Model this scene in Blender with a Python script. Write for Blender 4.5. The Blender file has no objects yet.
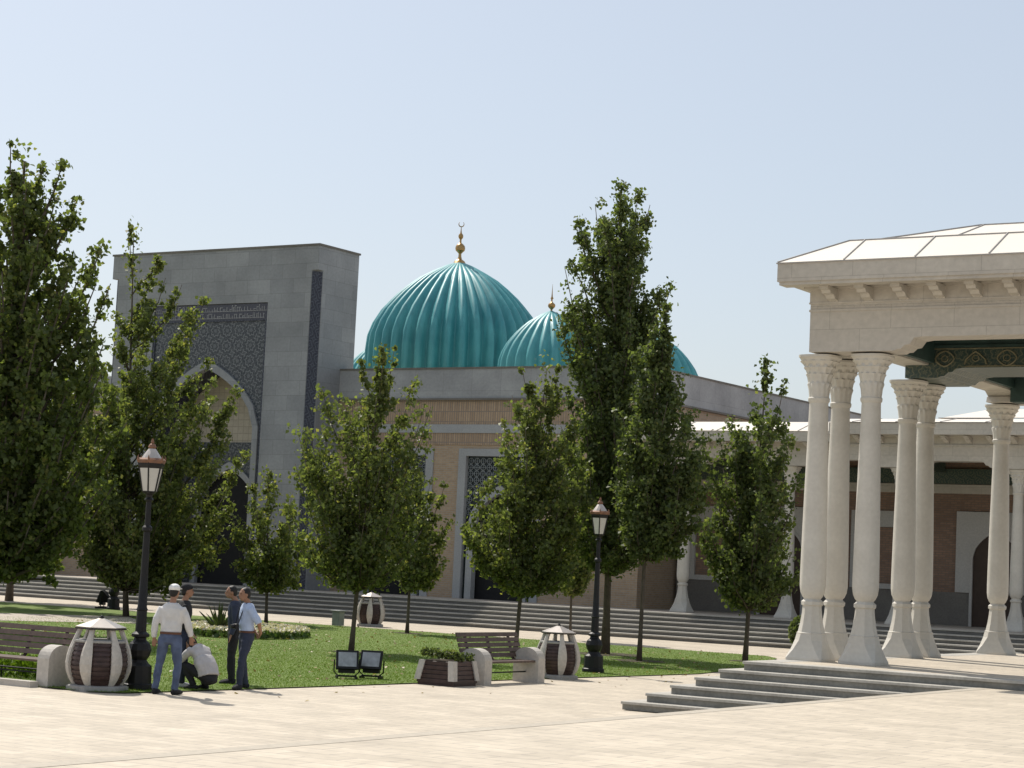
import bpy, math, random
import numpy as np
from math import sin, cos, pi, radians, hypot, sqrt, atan2
from mathutils import Vector, Matrix, noise

random.seed(7)
S = bpy.context.scene
COL = S.collection

# ------------------------------------------------------------------ camera
F_PX, PITCH, ROLL, YAW, CAMZ = 2007.7, math.atan(180.4/2007.7), 0.04727, 0.56213, 2.35
f0 = Vector((-sin(YAW), cos(YAW), 0)); r0 = Vector((cos(YAW), sin(YAW), 0)); z0 = Vector((0, 0, 1))
FW = f0*cos(PITCH)+z0*sin(PITCH); UP0 = z0*cos(PITCH)-f0*sin(PITCH)
RT = r0*cos(ROLL)+UP0*sin(ROLL); UP = UP0*cos(ROLL)-r0*sin(ROLL)
CAM = Vector((0, 0, CAMZ))
cam = bpy.data.cameras.new('camera'); cam.sensor_width = 36; cam.lens = F_PX*36/1024
cam.clip_start = .1; cam.clip_end = 4000
co = bpy.data.objects.new('camera', cam); COL.objects.link(co)
m = Matrix.Identity(4)
for i in range(3):
    m[i][0] = RT[i]; m[i][1] = UP[i]; m[i][2] = -FW[i]; m[i][3] = CAM[i]
co.matrix_world = m
S.camera = co

def ray(x, y): return FW+RT*((x-512)/F_PX)-UP*((y-384)/F_PX)
def gd(x, y, z=0.0):                      # ground point seen at a pixel of the photo
    d = ray(x, y); t = (z-CAMZ)/d.z; return CAM+d*t

# ------------------------------------------------------------------ materials
def newmat(name):
    mt = bpy.data.materials.new(name); mt.use_nodes = True
    nt = mt.node_tree; b = nt.nodes['Principled BSDF']
    return mt, nt, b
def N(nt, typ, **kw):
    n = nt.nodes.new(typ)
    for k, v in kw.items():
        if hasattr(n, k) and k not in ('Scale',): setattr(n, k, v)
        else: n.inputs[k].default_value = v
    return n
def lk(nt, a, b): nt.links.new(a, b)
def ramp(nt, fac, stops):
    r = nt.nodes.new('ShaderNodeValToRGB')
    while len(r.color_ramp.elements) < len(stops): r.color_ramp.elements.new(.5)
    for e, (p, c) in zip(r.color_ramp.elements, stops):
        e.position = p; e.color = (*c, 1) if len(c) == 3 else c
    lk(nt, fac, r.inputs[0]); return r
def mixc(nt, fac, a, b, mode='MIX'):
    n = nt.nodes.new('ShaderNodeMix'); n.data_type = 'RGBA'; n.blend_type = mode
    for s, v in ((0, fac), (6, a), (7, b)):
        if hasattr(v, 'is_linked') or isinstance(v, bpy.types.NodeSocket): lk(nt, v, n.inputs[s])
        else: n.inputs[s].default_value = v if s == 0 else (*v, 1)
    return n.outputs[2]
def bump(nt, b, h, strength=.3, dist=.02):
    n = nt.nodes.new('ShaderNodeBump'); n.inputs['Strength'].default_value = strength
    n.inputs['Distance'].default_value = dist; lk(nt, h, n.inputs['Height']); lk(nt, n.outputs[0], b.inputs['Normal'])
def coords(nt, wallmap=False, scale=(1, 1, 1)):
    tc = nt.nodes.new('ShaderNodeTexCoord'); out = tc.outputs['Object']
    if wallmap:                            # (x+y, z) so bricks run along both wall directions
        sp = nt.nodes.new('ShaderNodeSeparateXYZ'); lk(nt, out, sp.inputs[0])
        ad = nt.nodes.new('ShaderNodeMath'); lk(nt, sp.outputs[0], ad.inputs[0]); lk(nt, sp.outputs[1], ad.inputs[1])
        cb = nt.nodes.new('ShaderNodeCombineXYZ'); lk(nt, ad.outputs[0], cb.inputs[0]); lk(nt, sp.outputs[2], cb.inputs[1])
        out = cb.outputs[0]
    if scale != (1, 1, 1):
        mp = nt.nodes.new('ShaderNodeMapping'); mp.inputs['Scale'].default_value = scale
        lk(nt, out, mp.inputs[0]); out = mp.outputs[0]
    return out
def noisetex(nt, vec, scale, detail=4, rough=.55):
    n = nt.nodes.new('ShaderNodeTexNoise'); n.inputs['Scale'].default_value = scale
    n.inputs['Detail'].default_value = detail; n.inputs['Roughness'].default_value = rough
    lk(nt, vec, n.inputs['Vector']); return n.outputs[0]

def stone(name, c1, c2, scale=1.2, rough=.75, bmp=.25, fine=18, spec=.3, speck=.25):
    mt, nt, b = newmat(name); v = coords(nt)
    a = noisetex(nt, v, scale, 6); f = noisetex(nt, v, fine, 4)
    r = ramp(nt, a, [(.3, c1), (.7, c2)])
    c = mixc(nt, speck, r.outputs[0], ramp(nt, f, [(.3, tuple(x*.6 for x in c1)), (.7, tuple(min(1, x*1.25) for x in c2))]).outputs[0])
    lk(nt, c, b.inputs['Base Color']); b.inputs['Roughness'].default_value = rough
    b.inputs['Specular IOR Level'].default_value = spec
    bump(nt, b, f, bmp, .01); return mt
def bricks(name, c1, c2, mortar, bw, bh, ms=.012, wall=True, off=.5, rough=.8, var=.35, rot=0, bmp=.3, big=.3):
    mt, nt, b = newmat(name); v = coords(nt, wall)
    if rot:
        mp = nt.nodes.new('ShaderNodeMapping'); mp.inputs['Rotation'].default_value = (0, 0, rot); lk(nt, v, mp.inputs[0]); v = mp.outputs[0]
    t = nt.nodes.new('ShaderNodeTexBrick'); lk(nt, v, t.inputs['Vector'])
    t.offset = off; t.inputs['Color1'].default_value = (*c1, 1); t.inputs['Color2'].default_value = (*c2, 1)
    t.inputs['Mortar'].default_value = (*mortar, 1); t.inputs['Scale'].default_value = 1
    t.inputs['Brick Width'].default_value = bw; t.inputs['Row Height'].default_value = bh
    t.inputs['Mortar Size'].default_value = ms; t.inputs['Mortar Smooth'].default_value = .2
    n = noisetex(nt, v, big, 6); n2 = noisetex(nt, v, 9, 4)
    g = ramp(nt, n, [(.3, (1-var,)*3), (.7, (1, 1, 1))])
    c = mixc(nt, 1.0, t.outputs[0], g.outputs[0], 'MULTIPLY')
    g2 = ramp(nt, n2, [(.3, (.85,)*3), (.7, (1, 1, 1))])
    c = mixc(nt, 1.0, c, g2.outputs[0], 'MULTIPLY')
    lk(nt, c, b.inputs['Base Color']); b.inputs['Roughness'].default_value = rough
    inv = nt.nodes.new('ShaderNodeMath'); inv.operation = 'SUBTRACT'; inv.inputs[0].default_value = 1; lk(nt, t.outputs['Fac'], inv.inputs[1])
    bump(nt, b, inv.outputs[0], bmp, .01); return mt
def plain(name, c, rough=.6, metal=0, var=.15, scale=6, spec=.4):
    mt, nt, b = newmat(name); v = coords(nt)
    n = noisetex(nt, v, scale, 4)
    r = ramp(nt, n, [(.3, tuple(x*(1-var) for x in c)), (.7, tuple(min(1, x*(1+var)) for x in c))])
    lk(nt, r.outputs[0], b.inputs['Base Color']); b.inputs['Roughness'].default_value = rough
    b.inputs['Metallic'].default_value = metal; b.inputs['Specular IOR Level'].default_value = spec
    bump(nt, b, n, .15, .005)
    return mt
def tile(name, dark, light, cell=.5, second=None, petals=8, fine=4.5):
    """glazed mosaic: rows of petalled rosettes over fine tendril line work"""
    mt, nt, b = newmat(name); v = coords(nt, True, (1/cell, 1/cell, 1/cell))
    def vm(op, a, b_=None):
        n = nt.nodes.new('ShaderNodeVectorMath'); n.operation = op; lk(nt, a, n.inputs[0])
        if b_ is not None: n.inputs[1].default_value = b_
        return n
    def mm(op, a, b_=None, c=None):
        n = nt.nodes.new('ShaderNodeMath'); n.operation = op
        for k, x in enumerate((a, b_, c)):
            if x is None: continue
            if isinstance(x, (int, float)): n.inputs[k].default_value = x
            else: lk(nt, x, n.inputs[k])
        return n.outputs[0]
    fr = vm('SUBTRACT', vm('FRACTION', v).outputs[0], (.5, .5, 0)); sp = nt.nodes.new('ShaderNodeSeparateXYZ'); lk(nt, fr.outputs[0], sp.inputs[0])
    th = mm('ARCTAN2', sp.outputs[1], sp.outputs[0]); rad = mm('SQRT', mm('ADD', mm('MULTIPLY', sp.outputs[0], sp.outputs[0]), mm('MULTIPLY', sp.outputs[1], sp.outputs[1])))
    f = mm('ADD', rad, mm('MULTIPLY', mm('SINE', mm('MULTIPLY', th, petals)), .05))
    rings = ramp(nt, mm('SINE', mm('MULTIPLY', f, 24)), [(.45, (0, 0, 0)), (.8, (1, 1, 1))]).outputs[0]
    vf = nt.nodes.new('ShaderNodeTexVoronoi'); vf.inputs['Scale'].default_value = fine; vf.inputs['Randomness'].default_value = .8; vf.feature = 'DISTANCE_TO_EDGE'
    lk(nt, v, vf.inputs['Vector'])
    e = ramp(nt, vf.outputs[0], [(.03, (.38, .38, .38)), (.09, (0, 0, 0))]).outputs[0]
    n = noisetex(nt, v, 1.5, 3)
    base = mixc(nt, n, dark, second or dark)
    c = mixc(nt, mm('MAXIMUM', e, rings), base, light)
    lk(nt, c, b.inputs['Base Color']); b.inputs['Roughness'].default_value = .4
    return mt

M = {}
M['paving'] = bricks('paving_stone', (.63, .548, .43), (.54, .468, .365), (.36, .31, .265), .6, .3, .009, wall=False, rough=.7, var=.22, bmp=.12, big=1.1)
M['terrace'] = bricks('terrace_paving_stone', (.64, .556, .435), (.555, .482, .375), (.37, .32, .27), .6, .3, .008, wall=False, rough=.7, var=.22, bmp=.12, big=1.3)
M['farpave'] = bricks('far_paving', (.52, .45, .37), (.46, .40, .33), (.35, .31, .27), .9, .6, .008, wall=False, rough=.8, var=.15)
M['coping'] = stone('grey_coping_stone', (.40, .355, .29), (.47, .42, .34))
M['riser'] = stone('shaded_riser_stone', (.17, .165, .145), (.28, .27, .24), 1.5)  # step stone made darker: shade on the pavilion risers is in the colour
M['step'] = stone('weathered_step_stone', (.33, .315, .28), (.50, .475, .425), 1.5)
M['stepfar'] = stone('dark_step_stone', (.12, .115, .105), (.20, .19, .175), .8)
M['clad'] = bricks('grey_marble_cladding', (.345, .355, .365), (.285, .296, .308), (.22, .225, .23), 1.25, .62, .009, var=.34, rough=.55, big=.45, bmp=.1)
M['parapet'] = bricks('blue_grey_parapet_stone', (.43, .435, .44), (.37, .375, .385), (.30, .30, .30), 1.4, 1.4, .008, off=0, var=.28, big=.8, bmp=.1)
M['greystone'] = stone('light_grey_trim_stone', (.31, .315, .32), (.39, .395, .40), .7, .6)
M['brick'] = bricks('tan_facing_brick', (.50, .36, .235), (.42, .295, .19), (.42, .37, .31), .26, .085, .012, var=.15)
M['soldier'] = bricks('upright_tan_brick', (.50, .36, .24), (.38, .265, .175), (.27, .22, .18), .42, .11, .02, var=.1, rot=pi/2, off=0)
M['redbrick'] = bricks('dark_red_brick', (.34, .21, .145), (.26, .16, .11), (.20, .16, .13), .26, .085, .012, var=.3)
M['cream'] = bricks('cream_glazed_brick', (.60, .54, .44), (.52, .46, .37), (.38, .33, .27), .3, .3, .012, var=.15, off=0)
M['panelwhite'] = stone('pale_wall_panel', (.38, .365, .345), (.48, .46, .43), .5)
M['dado'] = stone('grey_dado_stone', (.13, .12, .108), (.19, .175, .155), .8)
M['white'] = stone('carved_cream_marble', (.50, .47, .415), (.60, .57, .51), 1.6, .6, .12, 14, speck=.10)
M['cornice'] = bricks('cream_cornice_blocks', (.56, .52, .455), (.52, .48, .42), (.40, .37, .32), 1.15, .42, .006, var=.16, rough=.65, big=.7, bmp=.08)
M['roof'] = plain('white_roof_sheet', (.74, .68, .59), .45, 0, .03, .6)
M['seam'] = plain('grey_roof_seam', (.36, .34, .32), .6)
M['bluetile'] = tile('blue_mosaic_tile', (.010, .013, .026), (.15, .158, .165), .66, second=(.040, .050, .055), fine=5)
M['bandtile'] = tile('inscription_band_tile', (.016, .018, .045), (.08, .085, .10), .25, second=(.035, .03, .045))
M['striptile'] = tile('dark_blue_corner_tile', (.012, .014, .030), (.07, .08, .105), .55, petals=4)
M['greenpaint'] = tile('painted_green_timber', (.035, .062, .055), (.12, .13, .085), .36, second=(.022, .050, .050), petals=6)
M['greendark'] = plain('dark_green_timber', (.030, .060, .053), .6, 0, .3, 3)
M['gold'] = plain('faded_gold_paint', (.20, .18, .11), .6, 0, .25, 8)
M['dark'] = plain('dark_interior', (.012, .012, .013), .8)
M['door'] = plain('dark_wood_door', (.05, .03, .02), .6)
M['grillebar'] = plain('pale_lattice_metal', (.22, .24, .25), .5)
M['glassdark'] = plain('dark_window_glass', (.02, .028, .03), .25)
M['brass'] = plain('aged_brass', (.40, .25, .10), .35, .85, .2, 5)
M['black'] = plain('black_cast_iron', (.012, .012, .013), .5, .3, .2, 12)
M['copper'] = plain('copper_sheet', (.20, .105, .065), .6, .3, .25, 10)
M['lampglass'] = plain('milky_lamp_glass', (.50, .49, .45), .35, 0, .05)
M['tin'] = plain('pale_lamp_roof', (.46, .42, .38), .35, .4, .1)
M['slat'] = plain('maroon_painted_slat', (.050, .028, .025), .5, 0, .3, 9)
M['woodslat'] = plain('brown_bench_slat', (.10, .065, .05), .55, 0, .3, 9)
M['concrete'] = stone('pale_concrete', (.44, .41, .37), (.54, .50, .45), 2.5, .85)
M['concretegrey'] = stone('grey_concrete', (.28, .27, .26), (.36, .35, .33), 2.5, .85)
M['greybox'] = plain('grey_painted_steel', (.25, .26, .25), .5)
M['reflector'] = plain('grey_floodlight_glass', (.30, .31, .33), .25, .2, .25, 9)
M['bark'] = stone('tree_bark', (.07, .055, .042), (.13, .105, .08), 6, .9, .8, 30)
M['soil'] = plain('garden_soil', (.06, .045, .03), .95)

# dome glaze
mt, nt, b = newmat('turquoise_dome_glaze'); v = coords(nt)
n = noisetex(nt, v, .9, 5); n2_ = noisetex(nt, coords(nt, False, (1, 1, .12)), 5, 4); r = ramp(nt, n, [(.3, (.05, .27, .30)), (.7, (.09, .36, .375))])
c = mixc(nt, 1.0, r.outputs[0], ramp(nt, n2_, [(.3, (.78, .80, .80)), (.62, (1, 1, 1))]).outputs[0], 'MULTIPLY'); lk(nt, c, b.inputs['Base Color']); lk(nt, ramp(nt, n, [(.3, (.40,)*3), (.7, (.58,)*3)]).outputs[0], b.inputs['Roughness']); M['dome'] = mt

def leafmat(name, dark, mid, yellow, ymix=.12, trans=.42):
    mt, nt, b = newmat(name)
    g = nt.nodes.new('ShaderNodeNewGeometry')
    r = ramp(nt, g.outputs['Random Per Island'], [(0, dark), (.55, mid), (1-ymix, tuple(x*1.35 for x in mid)), (1, yellow)])
    lk(nt, r.outputs[0], b.inputs['Base Color']); b.inputs['Roughness'].default_value = .5
    b.inputs['Specular IOR Level'].default_value = .35
    tr = nt.nodes.new('ShaderNodeBsdfTranslucent')
    c = mixc(nt, 1.0, r.outputs[0], (1.25, 1.35, .6), 'MULTIPLY'); lk(nt, c, tr.inputs[0])
    mx = nt.nodes.new('ShaderNodeMixShader'); mx.inputs[0].default_value = trans
    lk(nt, b.outputs[0], mx.inputs[1]); lk(nt, tr.outputs[0], mx.inputs[2])
    lk(nt, mx.outputs[0], nt.nodes['Material Output'].inputs[0]); return mt
M['leaf'] = leafmat('maple_leaf', (.085, .106, .040), (.145, .172, .062), (.28, .26, .09), .18, .54)
M['leafdark'] = leafmat('dark_maple_leaf', (.070, .094, .040), (.118, .148, .056), (.21, .21, .08), .12, .52)
M['leafbig'] = leafmat('plane_leaf', (.080, .104, .036), (.134, .162, .054), (.24, .22, .08), .14, .54)
M['dryleaf'] = leafmat('dry_leaf', (.16, .11, .05), (.24, .18, .08), (.34, .28, .12), .2, .2)
M['grassblade'] = leafmat('grass_blade', (.095, .160, .014), (.12, .19, .020), (.17, .22, .04), .2, .3)
M['grassblade'].node_tree.nodes['Principled BSDF'].inputs['Specular IOR Level'].default_value = .05
M['petal'] = leafmat('white_petal', (.60, .55, .45), (.62, .58, .50), (.70, .50, .42), .15, .2)
M['bedleaf'] = leafmat('bedding_leaf', (.06, .10, .03), (.09, .14, .045), (.16, .18, .07), .1, .3)
mt, nt, b = newmat('lawn_turf'); v = coords(nt)
a = noisetex(nt, v, .35, 5); f = noisetex(nt, v, 14, 5); pw = noisetex(nt, v, .9, 6, .65)
r = ramp(nt, a, [(.3, (.085, .140, .014)), (.7, (.130, .190, .024))])
c = mixc(nt, .4, r.outputs[0], ramp(nt, f, [(.3, (.075, .12, .012)), (.7, (.145, .205, .03))]).outputs[0])
c = mixc(nt, ramp(nt, pw, [(.56, (0, 0, 0)), (.74, (.6, .6, .6))]).outputs[0], c, (.20, .19, .07)); lk(nt, c, b.inputs['Base Color']); b.inputs['Roughness'].default_value = .9; bump(nt, b, f, .6, .03); M['lawn'] = mt

def cloth(name, c, var=.12):
    mt, nt, b = newmat(name); v = coords(nt)
    n = noisetex(nt, v, 7, 3); f = noisetex(nt, v, 3.5, 2)
    r = ramp(nt, n, [(.3, tuple(x*(1-var) for x in c)), (.7, tuple(min(1, x*(1+var)) for x in c))])
    lk(nt, r.outputs[0], b.inputs['Base Color']); b.inputs['Roughness'].default_value = .9
    bump(nt, b, n, .7, .03); return mt
M['shirtwhite'] = cloth('white_cotton', (.60, .59, .58)); M['shirtgrey'] = cloth('pale_grey_cotton', (.46, .44, .44))
M['shirtblue'] = cloth('light_blue_cotton', (.42, .50, .66)); M['jeans'] = cloth('blue_denim', (.075, .10, .17), .3)
M['navy'] = cloth('navy_cloth', (.030, .038, .065)); M['blackcloth'] = cloth('black_cloth', (.015, .015, .018))
M['skin'] = plain('tanned_skin', (.30, .16, .10), .55, 0, .08); M['hair'] = plain('black_hair', (.012, .010, .009), .6)
M['capwhite'] = cloth('white_cap_cloth', (.75, .74, .72)); M['shoewhite'] = plain('white_shoe', (.6, .6, .6), .5)
M['belt'] = plain('brown_leather_belt', (.10, .04, .02), .5)

# ------------------------------------------------------------------ mesh builder
class MB:
    def __init__(s): s.v = []; s.f = []
    def add(s, vs, fs):
        o = len(s.v); s.v += [tuple(p) for p in vs]; s.f += [tuple(i+o for i in q) for q in fs]; return s
    def box(s, x0, x1, y0, y1, z0, z1):
        return s.add([(x0, y0, z0), (x1, y0, z0), (x1, y1, z0), (x0, y1, z0), (x0, y0, z1), (x1, y0, z1), (x1, y1, z1), (x0, y1, z1)],
                     [(0, 3, 2, 1), (4, 5, 6, 7), (0, 1, 5, 4), (1, 2, 6, 5), (2, 3, 7, 6), (3, 0, 4, 7)])
    def bbox(s, x0, x1, y0, y1, z0, z1, c=.012):   # box with chamfered vertical and top edges
        p = [(x0+c, y0), (x1-c, y0), (x1, y0+c), (x1, y1-c), (x1-c, y1), (x0+c, y1), (x0, y1-c), (x0, y0+c)]
        q = [(x0+c, y0+c)]*1
        inner = [(min(max(a, x0+c), x1-c), min(max(bb, y0+c), y1-c)) for a, bb in p]
        vs = [(a, bb, z0) for a, bb in p]+[(a, bb, z1-c) for a, bb in p]+[(a*1., bb*1., z1) for a, bb in
              [(x0+2*c, y0+c), (x1-2*c, y0+c), (x1-c, y0+2*c), (x1-c, y1-2*c), (x1-2*c, y1-c), (x0+2*c, y1-c), (x0+c, y1-2*c), (x0+c, y0+2*c)]]
        fs = [tuple(range(7, -1, -1)), tuple(range(16, 24))]
        for k in range(2):
            for i in range(8):
                j = (i+1) % 8; fs.append((k*8+i, k*8+j, k*8+8+j, k*8+8+i))
        return s.add(vs, fs)
    def prism(s, poly, z0, z1):
        n = len(poly)
        vs = [(x, y, z0) for x, y in poly]+[(x, y, z1) for x, y in poly]
        return s.add(vs, [tuple(range(n-1, -1, -1)), tuple(range(n, 2*n))]+[(i, (i+1) % n, n+(i+1) % n, n+i) for i in range(n)])
    def extr(s, poly, y0, y1):             # polygon in XZ extruded along Y
        n = len(poly)
        vs = [(x, y0, z) for x, z in poly]+[(x, y1, z) for x, z in poly]
        return s.add(vs, [tuple(range(n)), tuple(range(2*n-1, n-1, -1))]+[(i, n+i, n+(i+1) % n, (i+1) % n) for i in range(n)])
    def extx(s, poly, x0, x1):             # polygon in YZ extruded along X
        n = len(poly)
        vs = [(x0, y, z) for y, z in poly]+[(x1, y, z) for y, z in poly]
        return s.add(vs, [tuple(range(n-1, -1, -1)), tuple(range(n, 2*n))]+[(i, (i+1) % n, n+(i+1) % n, n+i) for i in range(n)])
    def rings(s, rings, cap=True, closed=True):
        n = len(rings[0]); vs = [p for r in rings for p in r]; fs = []
        for k in range(len(rings)-1):
            for i in range(n if closed else n-1):
                j = (i+1) % n; fs.append((k*n+i, k*n+j, (k+1)*n+j, (k+1)*n+i))
        if cap and closed: fs += [tuple(range(n-1, -1, -1)), tuple(range((len(rings)-1)*n, len(rings)*n))]
        return s.add(vs, fs)
    def lathe(s, prof, seg=24, c=(0, 0, 0), rot=0, mod=None):
        rs = []
        for r, z in prof:
            ring = []
            for i in range(seg):
                a = 2*pi*i/seg+rot; rr = r*(mod(a, z, r) if mod else 1)
                ring.append((c[0]+rr*cos(a), c[1]+rr*sin(a), c[2]+z))
            rs.append(ring)
        return s.rings(rs)
    def tube(s, pts, rad, seg=8, side=None):
        pts = [Vector(p) for p in pts]; rs = []
        if not isinstance(rad, (list, tuple)): rad = [rad]*len(pts)
        prev = Vector(side) if side else None
        for i, p in enumerate(pts):
            d = (pts[min(i+1, len(pts)-1)]-pts[max(i-1, 0)])
            d = d.normalized() if d.length > 1e-9 else Vector((0, 0, 1))
            if prev is None: prev = d.orthogonal().normalized()
            u = (prev-d*prev.dot(d)); u = u.normalized() if u.length > 1e-6 else d.orthogonal().normalized()
            w = d.cross(u); prev = u
            ra = rad[i] if isinstance(rad[i], (list, tuple)) else (rad[i], rad[i])
            rs.append([p+u*(ra[0]*cos(2*pi*k/seg))+w*(ra[1]*sin(2*pi*k/seg)) for k in range(seg)])
        return s.rings(rs)
    def ball(s, c, r, seg=14, nr=8):
        r = r if isinstance(r, (tuple, list)) else (r, r, r); rs = []
        for k in range(nr+1):
            t = -pi/2+pi*k/nr; t = max(min(t, pi/2-.02), -pi/2+.02)
            rs.append([(c[0]+r[0]*cos(t)*cos(2*pi*i/seg), c[1]+r[1]*cos(t)*sin(2*pi*i/seg), c[2]+r[2]*sin(t)) for i in range(seg)])
        return s.rings(rs)
    def xf(s, mat):
        s.v = [tuple(mat @ Vector(p)) for p in s.v]; return s
    def build(s, name, mat, parent=None, origin=None, smooth=False):
        o0 = Vector(origin) if origin is not None else Vector((0, 0, 0))
        if origin is None and parent is not None and 'org' in ORG.get(parent.name, {}): o0 = ORG[parent.name]['org']
        me = bpy.data.meshes.new(name)
        me.from_pydata([(p[0]-o0.x, p[1]-o0.y, p[2]-o0.z) for p in s.v], [], s.f); me.update()
        return finish(me, name, mat, parent, o0, smooth)
ORG = {}
def finish(me, name, mat, parent, o0, smooth=False, fixn=True):
    if smooth:
        me.polygons.foreach_set('use_smooth', [True]*len(me.polygons))
        if smooth == 'auto':
            try: me.set_sharp_from_angle(angle=radians(35))
            except Exception: pass
    me.materials.append(mat)
    o = bpy.data.objects.new(name, me); COL.objects.link(o)
    if parent is not None: o.parent = parent
    else: o.location = o0
    ORG[o.name] = {'org': Vector(o0)}
    return o
def tag(o, label=None, cat=None, group=None, kind=None):
    for k, v in (('label', label), ('category', cat), ('group', group), ('kind', kind)):
        if v: o[k] = v
    return o
def thing(name, loc, label, cat, group=None, rz=0, world=True):
    o = bpy.data.objects.new(name, None); COL.objects.link(o); o.location = loc; o.rotation_euler = (0, 0, rz)
    o.empty_display_size = .2
    ORG[o.name] = {'org': Vector(loc) if world else Vector((0, 0, 0))}
    return tag(o, label, cat, group)
def kids(o): return [c for c in bpy.data.objects if c.parent == o]
def copy_tree(o, parent=None):
    c = o.copy(); COL.objects.link(c); c.parent = parent; ORG[c.name] = ORG.get(o.name, {'org': Vector()})
    for ch in kids(o): copy_tree(ch, c)
    return c
def struct(mb, name, mat, label=None, smooth=False, kind='structure'):
    return tag(mb.build(name, mat, smooth=smooth), label, None, None, kind)
def sheet(poly, z):
    mb = MB(); mb.add([(x, y, z) for x, y in poly], [tuple(range(len(poly)))]); return mb

# ------------------------------------------------------------------ ground
struct(sheet([(-2500, -2500), (2500, -2500), (2500, 2500), (-2500, 2500)], 0), 'ground', M['paving'], 'pale cream stone paving of the plaza')
# lawn: kerbless on the plaza side
LAWN = [(-120, 23.95), (-22.75, 23.95), (-22.35, 24.3), (-22.15, 27.4), (-21.95, 31.7), (-21.75, 36), (-21.45, 40), (-21.3, 42.6), (-21.7, 45.2), (-22.6, 48.6),
        (-23.6, 51.6), (-24.3, 53.6), (-25.2, 54.8), (-120, 55.6)]
struct(sheet(LAWN, .02), 'lawn', M['lawn'], 'mown green lawn between the plaza and the stairs')
kb = MB(); kb.box(-120, -23.9, 23.75, 23.93, 0, .1); struct(kb, 'kerb', M['concrete'], 'low pale kerb along the lawn by the left bench')
P4 = [gd(-60, 612), gd(128, 617.5), gd(150, 624.5), gd(-60, 620)]
pm = MB(); pm.add([(p.x, p.y, .026) for p in P4], [(0, 3, 2, 1)]); struct(pm, 'garden_path', M['farpave'], 'narrow paved path crossing the lawn at the left')
# raised terrace in the foreground
TX = -10.7
t = MB(); t.box(TX+.22, 80, -40, 31.32, .02, .75); struct(t, 'upper_terrace', M['terrace'], 'raised cream paved terrace in the foreground')
t = MB(); t.box(TX, TX+.217, -40, 31.32, .02, .753); struct(t, 'terrace_edge', M['coping'], 'grey stone edge strip of the foreground terrace')
# pavilion platform with steps that wrap round its corner
t = MB(); t.box(-14.45, 12, 31.7, 44.5, .01, .899); struct(t, 'pavilion_platform', M['paving'], 'raised paved platform under the white pavilion')
st = MB(); rs_ = MB()
for k in range(1, 7):
    z1 = .15*k; xo = -16.45+.32*(k-1); y0 = 30.02+.265*(k-1)
    xr = TX-.02 if k < 6 else 12
    zt = z1+(.003 if k == 6 else 0)
    # tread slabs slightly overhang the riser
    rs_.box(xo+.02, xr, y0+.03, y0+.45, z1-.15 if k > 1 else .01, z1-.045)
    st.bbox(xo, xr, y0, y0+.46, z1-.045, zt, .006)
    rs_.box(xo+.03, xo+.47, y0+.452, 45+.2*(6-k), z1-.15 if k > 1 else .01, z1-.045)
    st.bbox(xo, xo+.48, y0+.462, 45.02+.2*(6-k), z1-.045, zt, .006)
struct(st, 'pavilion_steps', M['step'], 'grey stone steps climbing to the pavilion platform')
struct(rs_, 'pavilion_step_risers', M['riser'], 'risers of the pavilion steps, coloured darker for their shade')
# long stairs across the back
st = MB(); riser = MB()
for k in range(1, 7):
    y0 = 62.1+.48*(k-1); z1 = .15*k
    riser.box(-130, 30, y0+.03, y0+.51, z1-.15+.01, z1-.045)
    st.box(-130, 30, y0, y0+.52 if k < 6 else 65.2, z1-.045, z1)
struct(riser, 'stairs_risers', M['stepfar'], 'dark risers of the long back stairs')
struct(st, 'stairs', M['step'], 'long grey stone stairs running across in front of the buildings')
t = MB(); t.box(-130, 30, 65.21, 130, .01, .898); struct(t, 'upper_plaza', M['farpave'], 'paved level above the long stairs')

# grass blades near the edges, small and many
rng = np.random.default_rng(5)
def in_poly(px, py, poly):
    ins = np.zeros(len(px), bool); n = len(poly)
    for i in range(n):
        x1, y1 = poly[i]; x2, y2 = poly[(i+1) % n]
        c = ((y1 > py) != (y2 > py)) & (px < (x2-x1)*(py-y1)/(y2-y1+1e-12)+x1); ins ^= c
    return ins
def raw_mesh(name, verts, nper, mat, parent=None, org=None, faces=None):
    nf = len(verts)//nper; me = bpy.data.meshes.new(name)
    me.vertices.add(len(verts)); me.vertices.foreach_set('co', np.asarray(verts, np.float32).ravel())
    me.loops.add(nf*nper); me.loops.foreach_set('vertex_index', np.arange(nf*nper, dtype=np.int32))
    me.polygons.add(nf); me.polygons.foreach_set('loop_start', np.arange(0, nf*nper, nper, dtype=np.int32))
    me.polygons.foreach_set('loop_total', np.full(nf, nper, np.int32)); me.update(calc_edges=True)
    return finish(me, name, mat, parent, org or Vector((0, 0, 0)))
n = 420000
gx = rng.uniform(-46, -21, n); gy = rng.uniform(23.9, 56, n)
dist = np.hypot(gx, gy); keep = in_poly(gx, gy, LAWN) & (rng.random(n) < np.clip((42/dist)**3, .1, 1)) & (gx*0.846+gy*.533 > -dist*.29)
gx = gx[keep]; gy = gy[keep]; n = len(gx); a = rng.uniform(0, 2*pi, n); h = rng.uniform(.012, .034, n); w = .006
lx, ly = rng.normal(0, .02, n), rng.normal(0, .02, n)
V = np.stack([np.stack([gx-np.cos(a)*w, gy-np.sin(a)*w, np.full(n, .02)], 1), np.stack([gx+np.cos(a)*w, gy+np.sin(a)*w, np.full(n, .02)], 1),
              np.stack([gx+lx, gy+ly, .02+h], 1)], 1).reshape(-1, 3)
g = raw_mesh('grass', V, 3, M['grassblade']); tag(g, 'short mown grass blades covering the lawn', 'grass', None, 'stuff')

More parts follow.
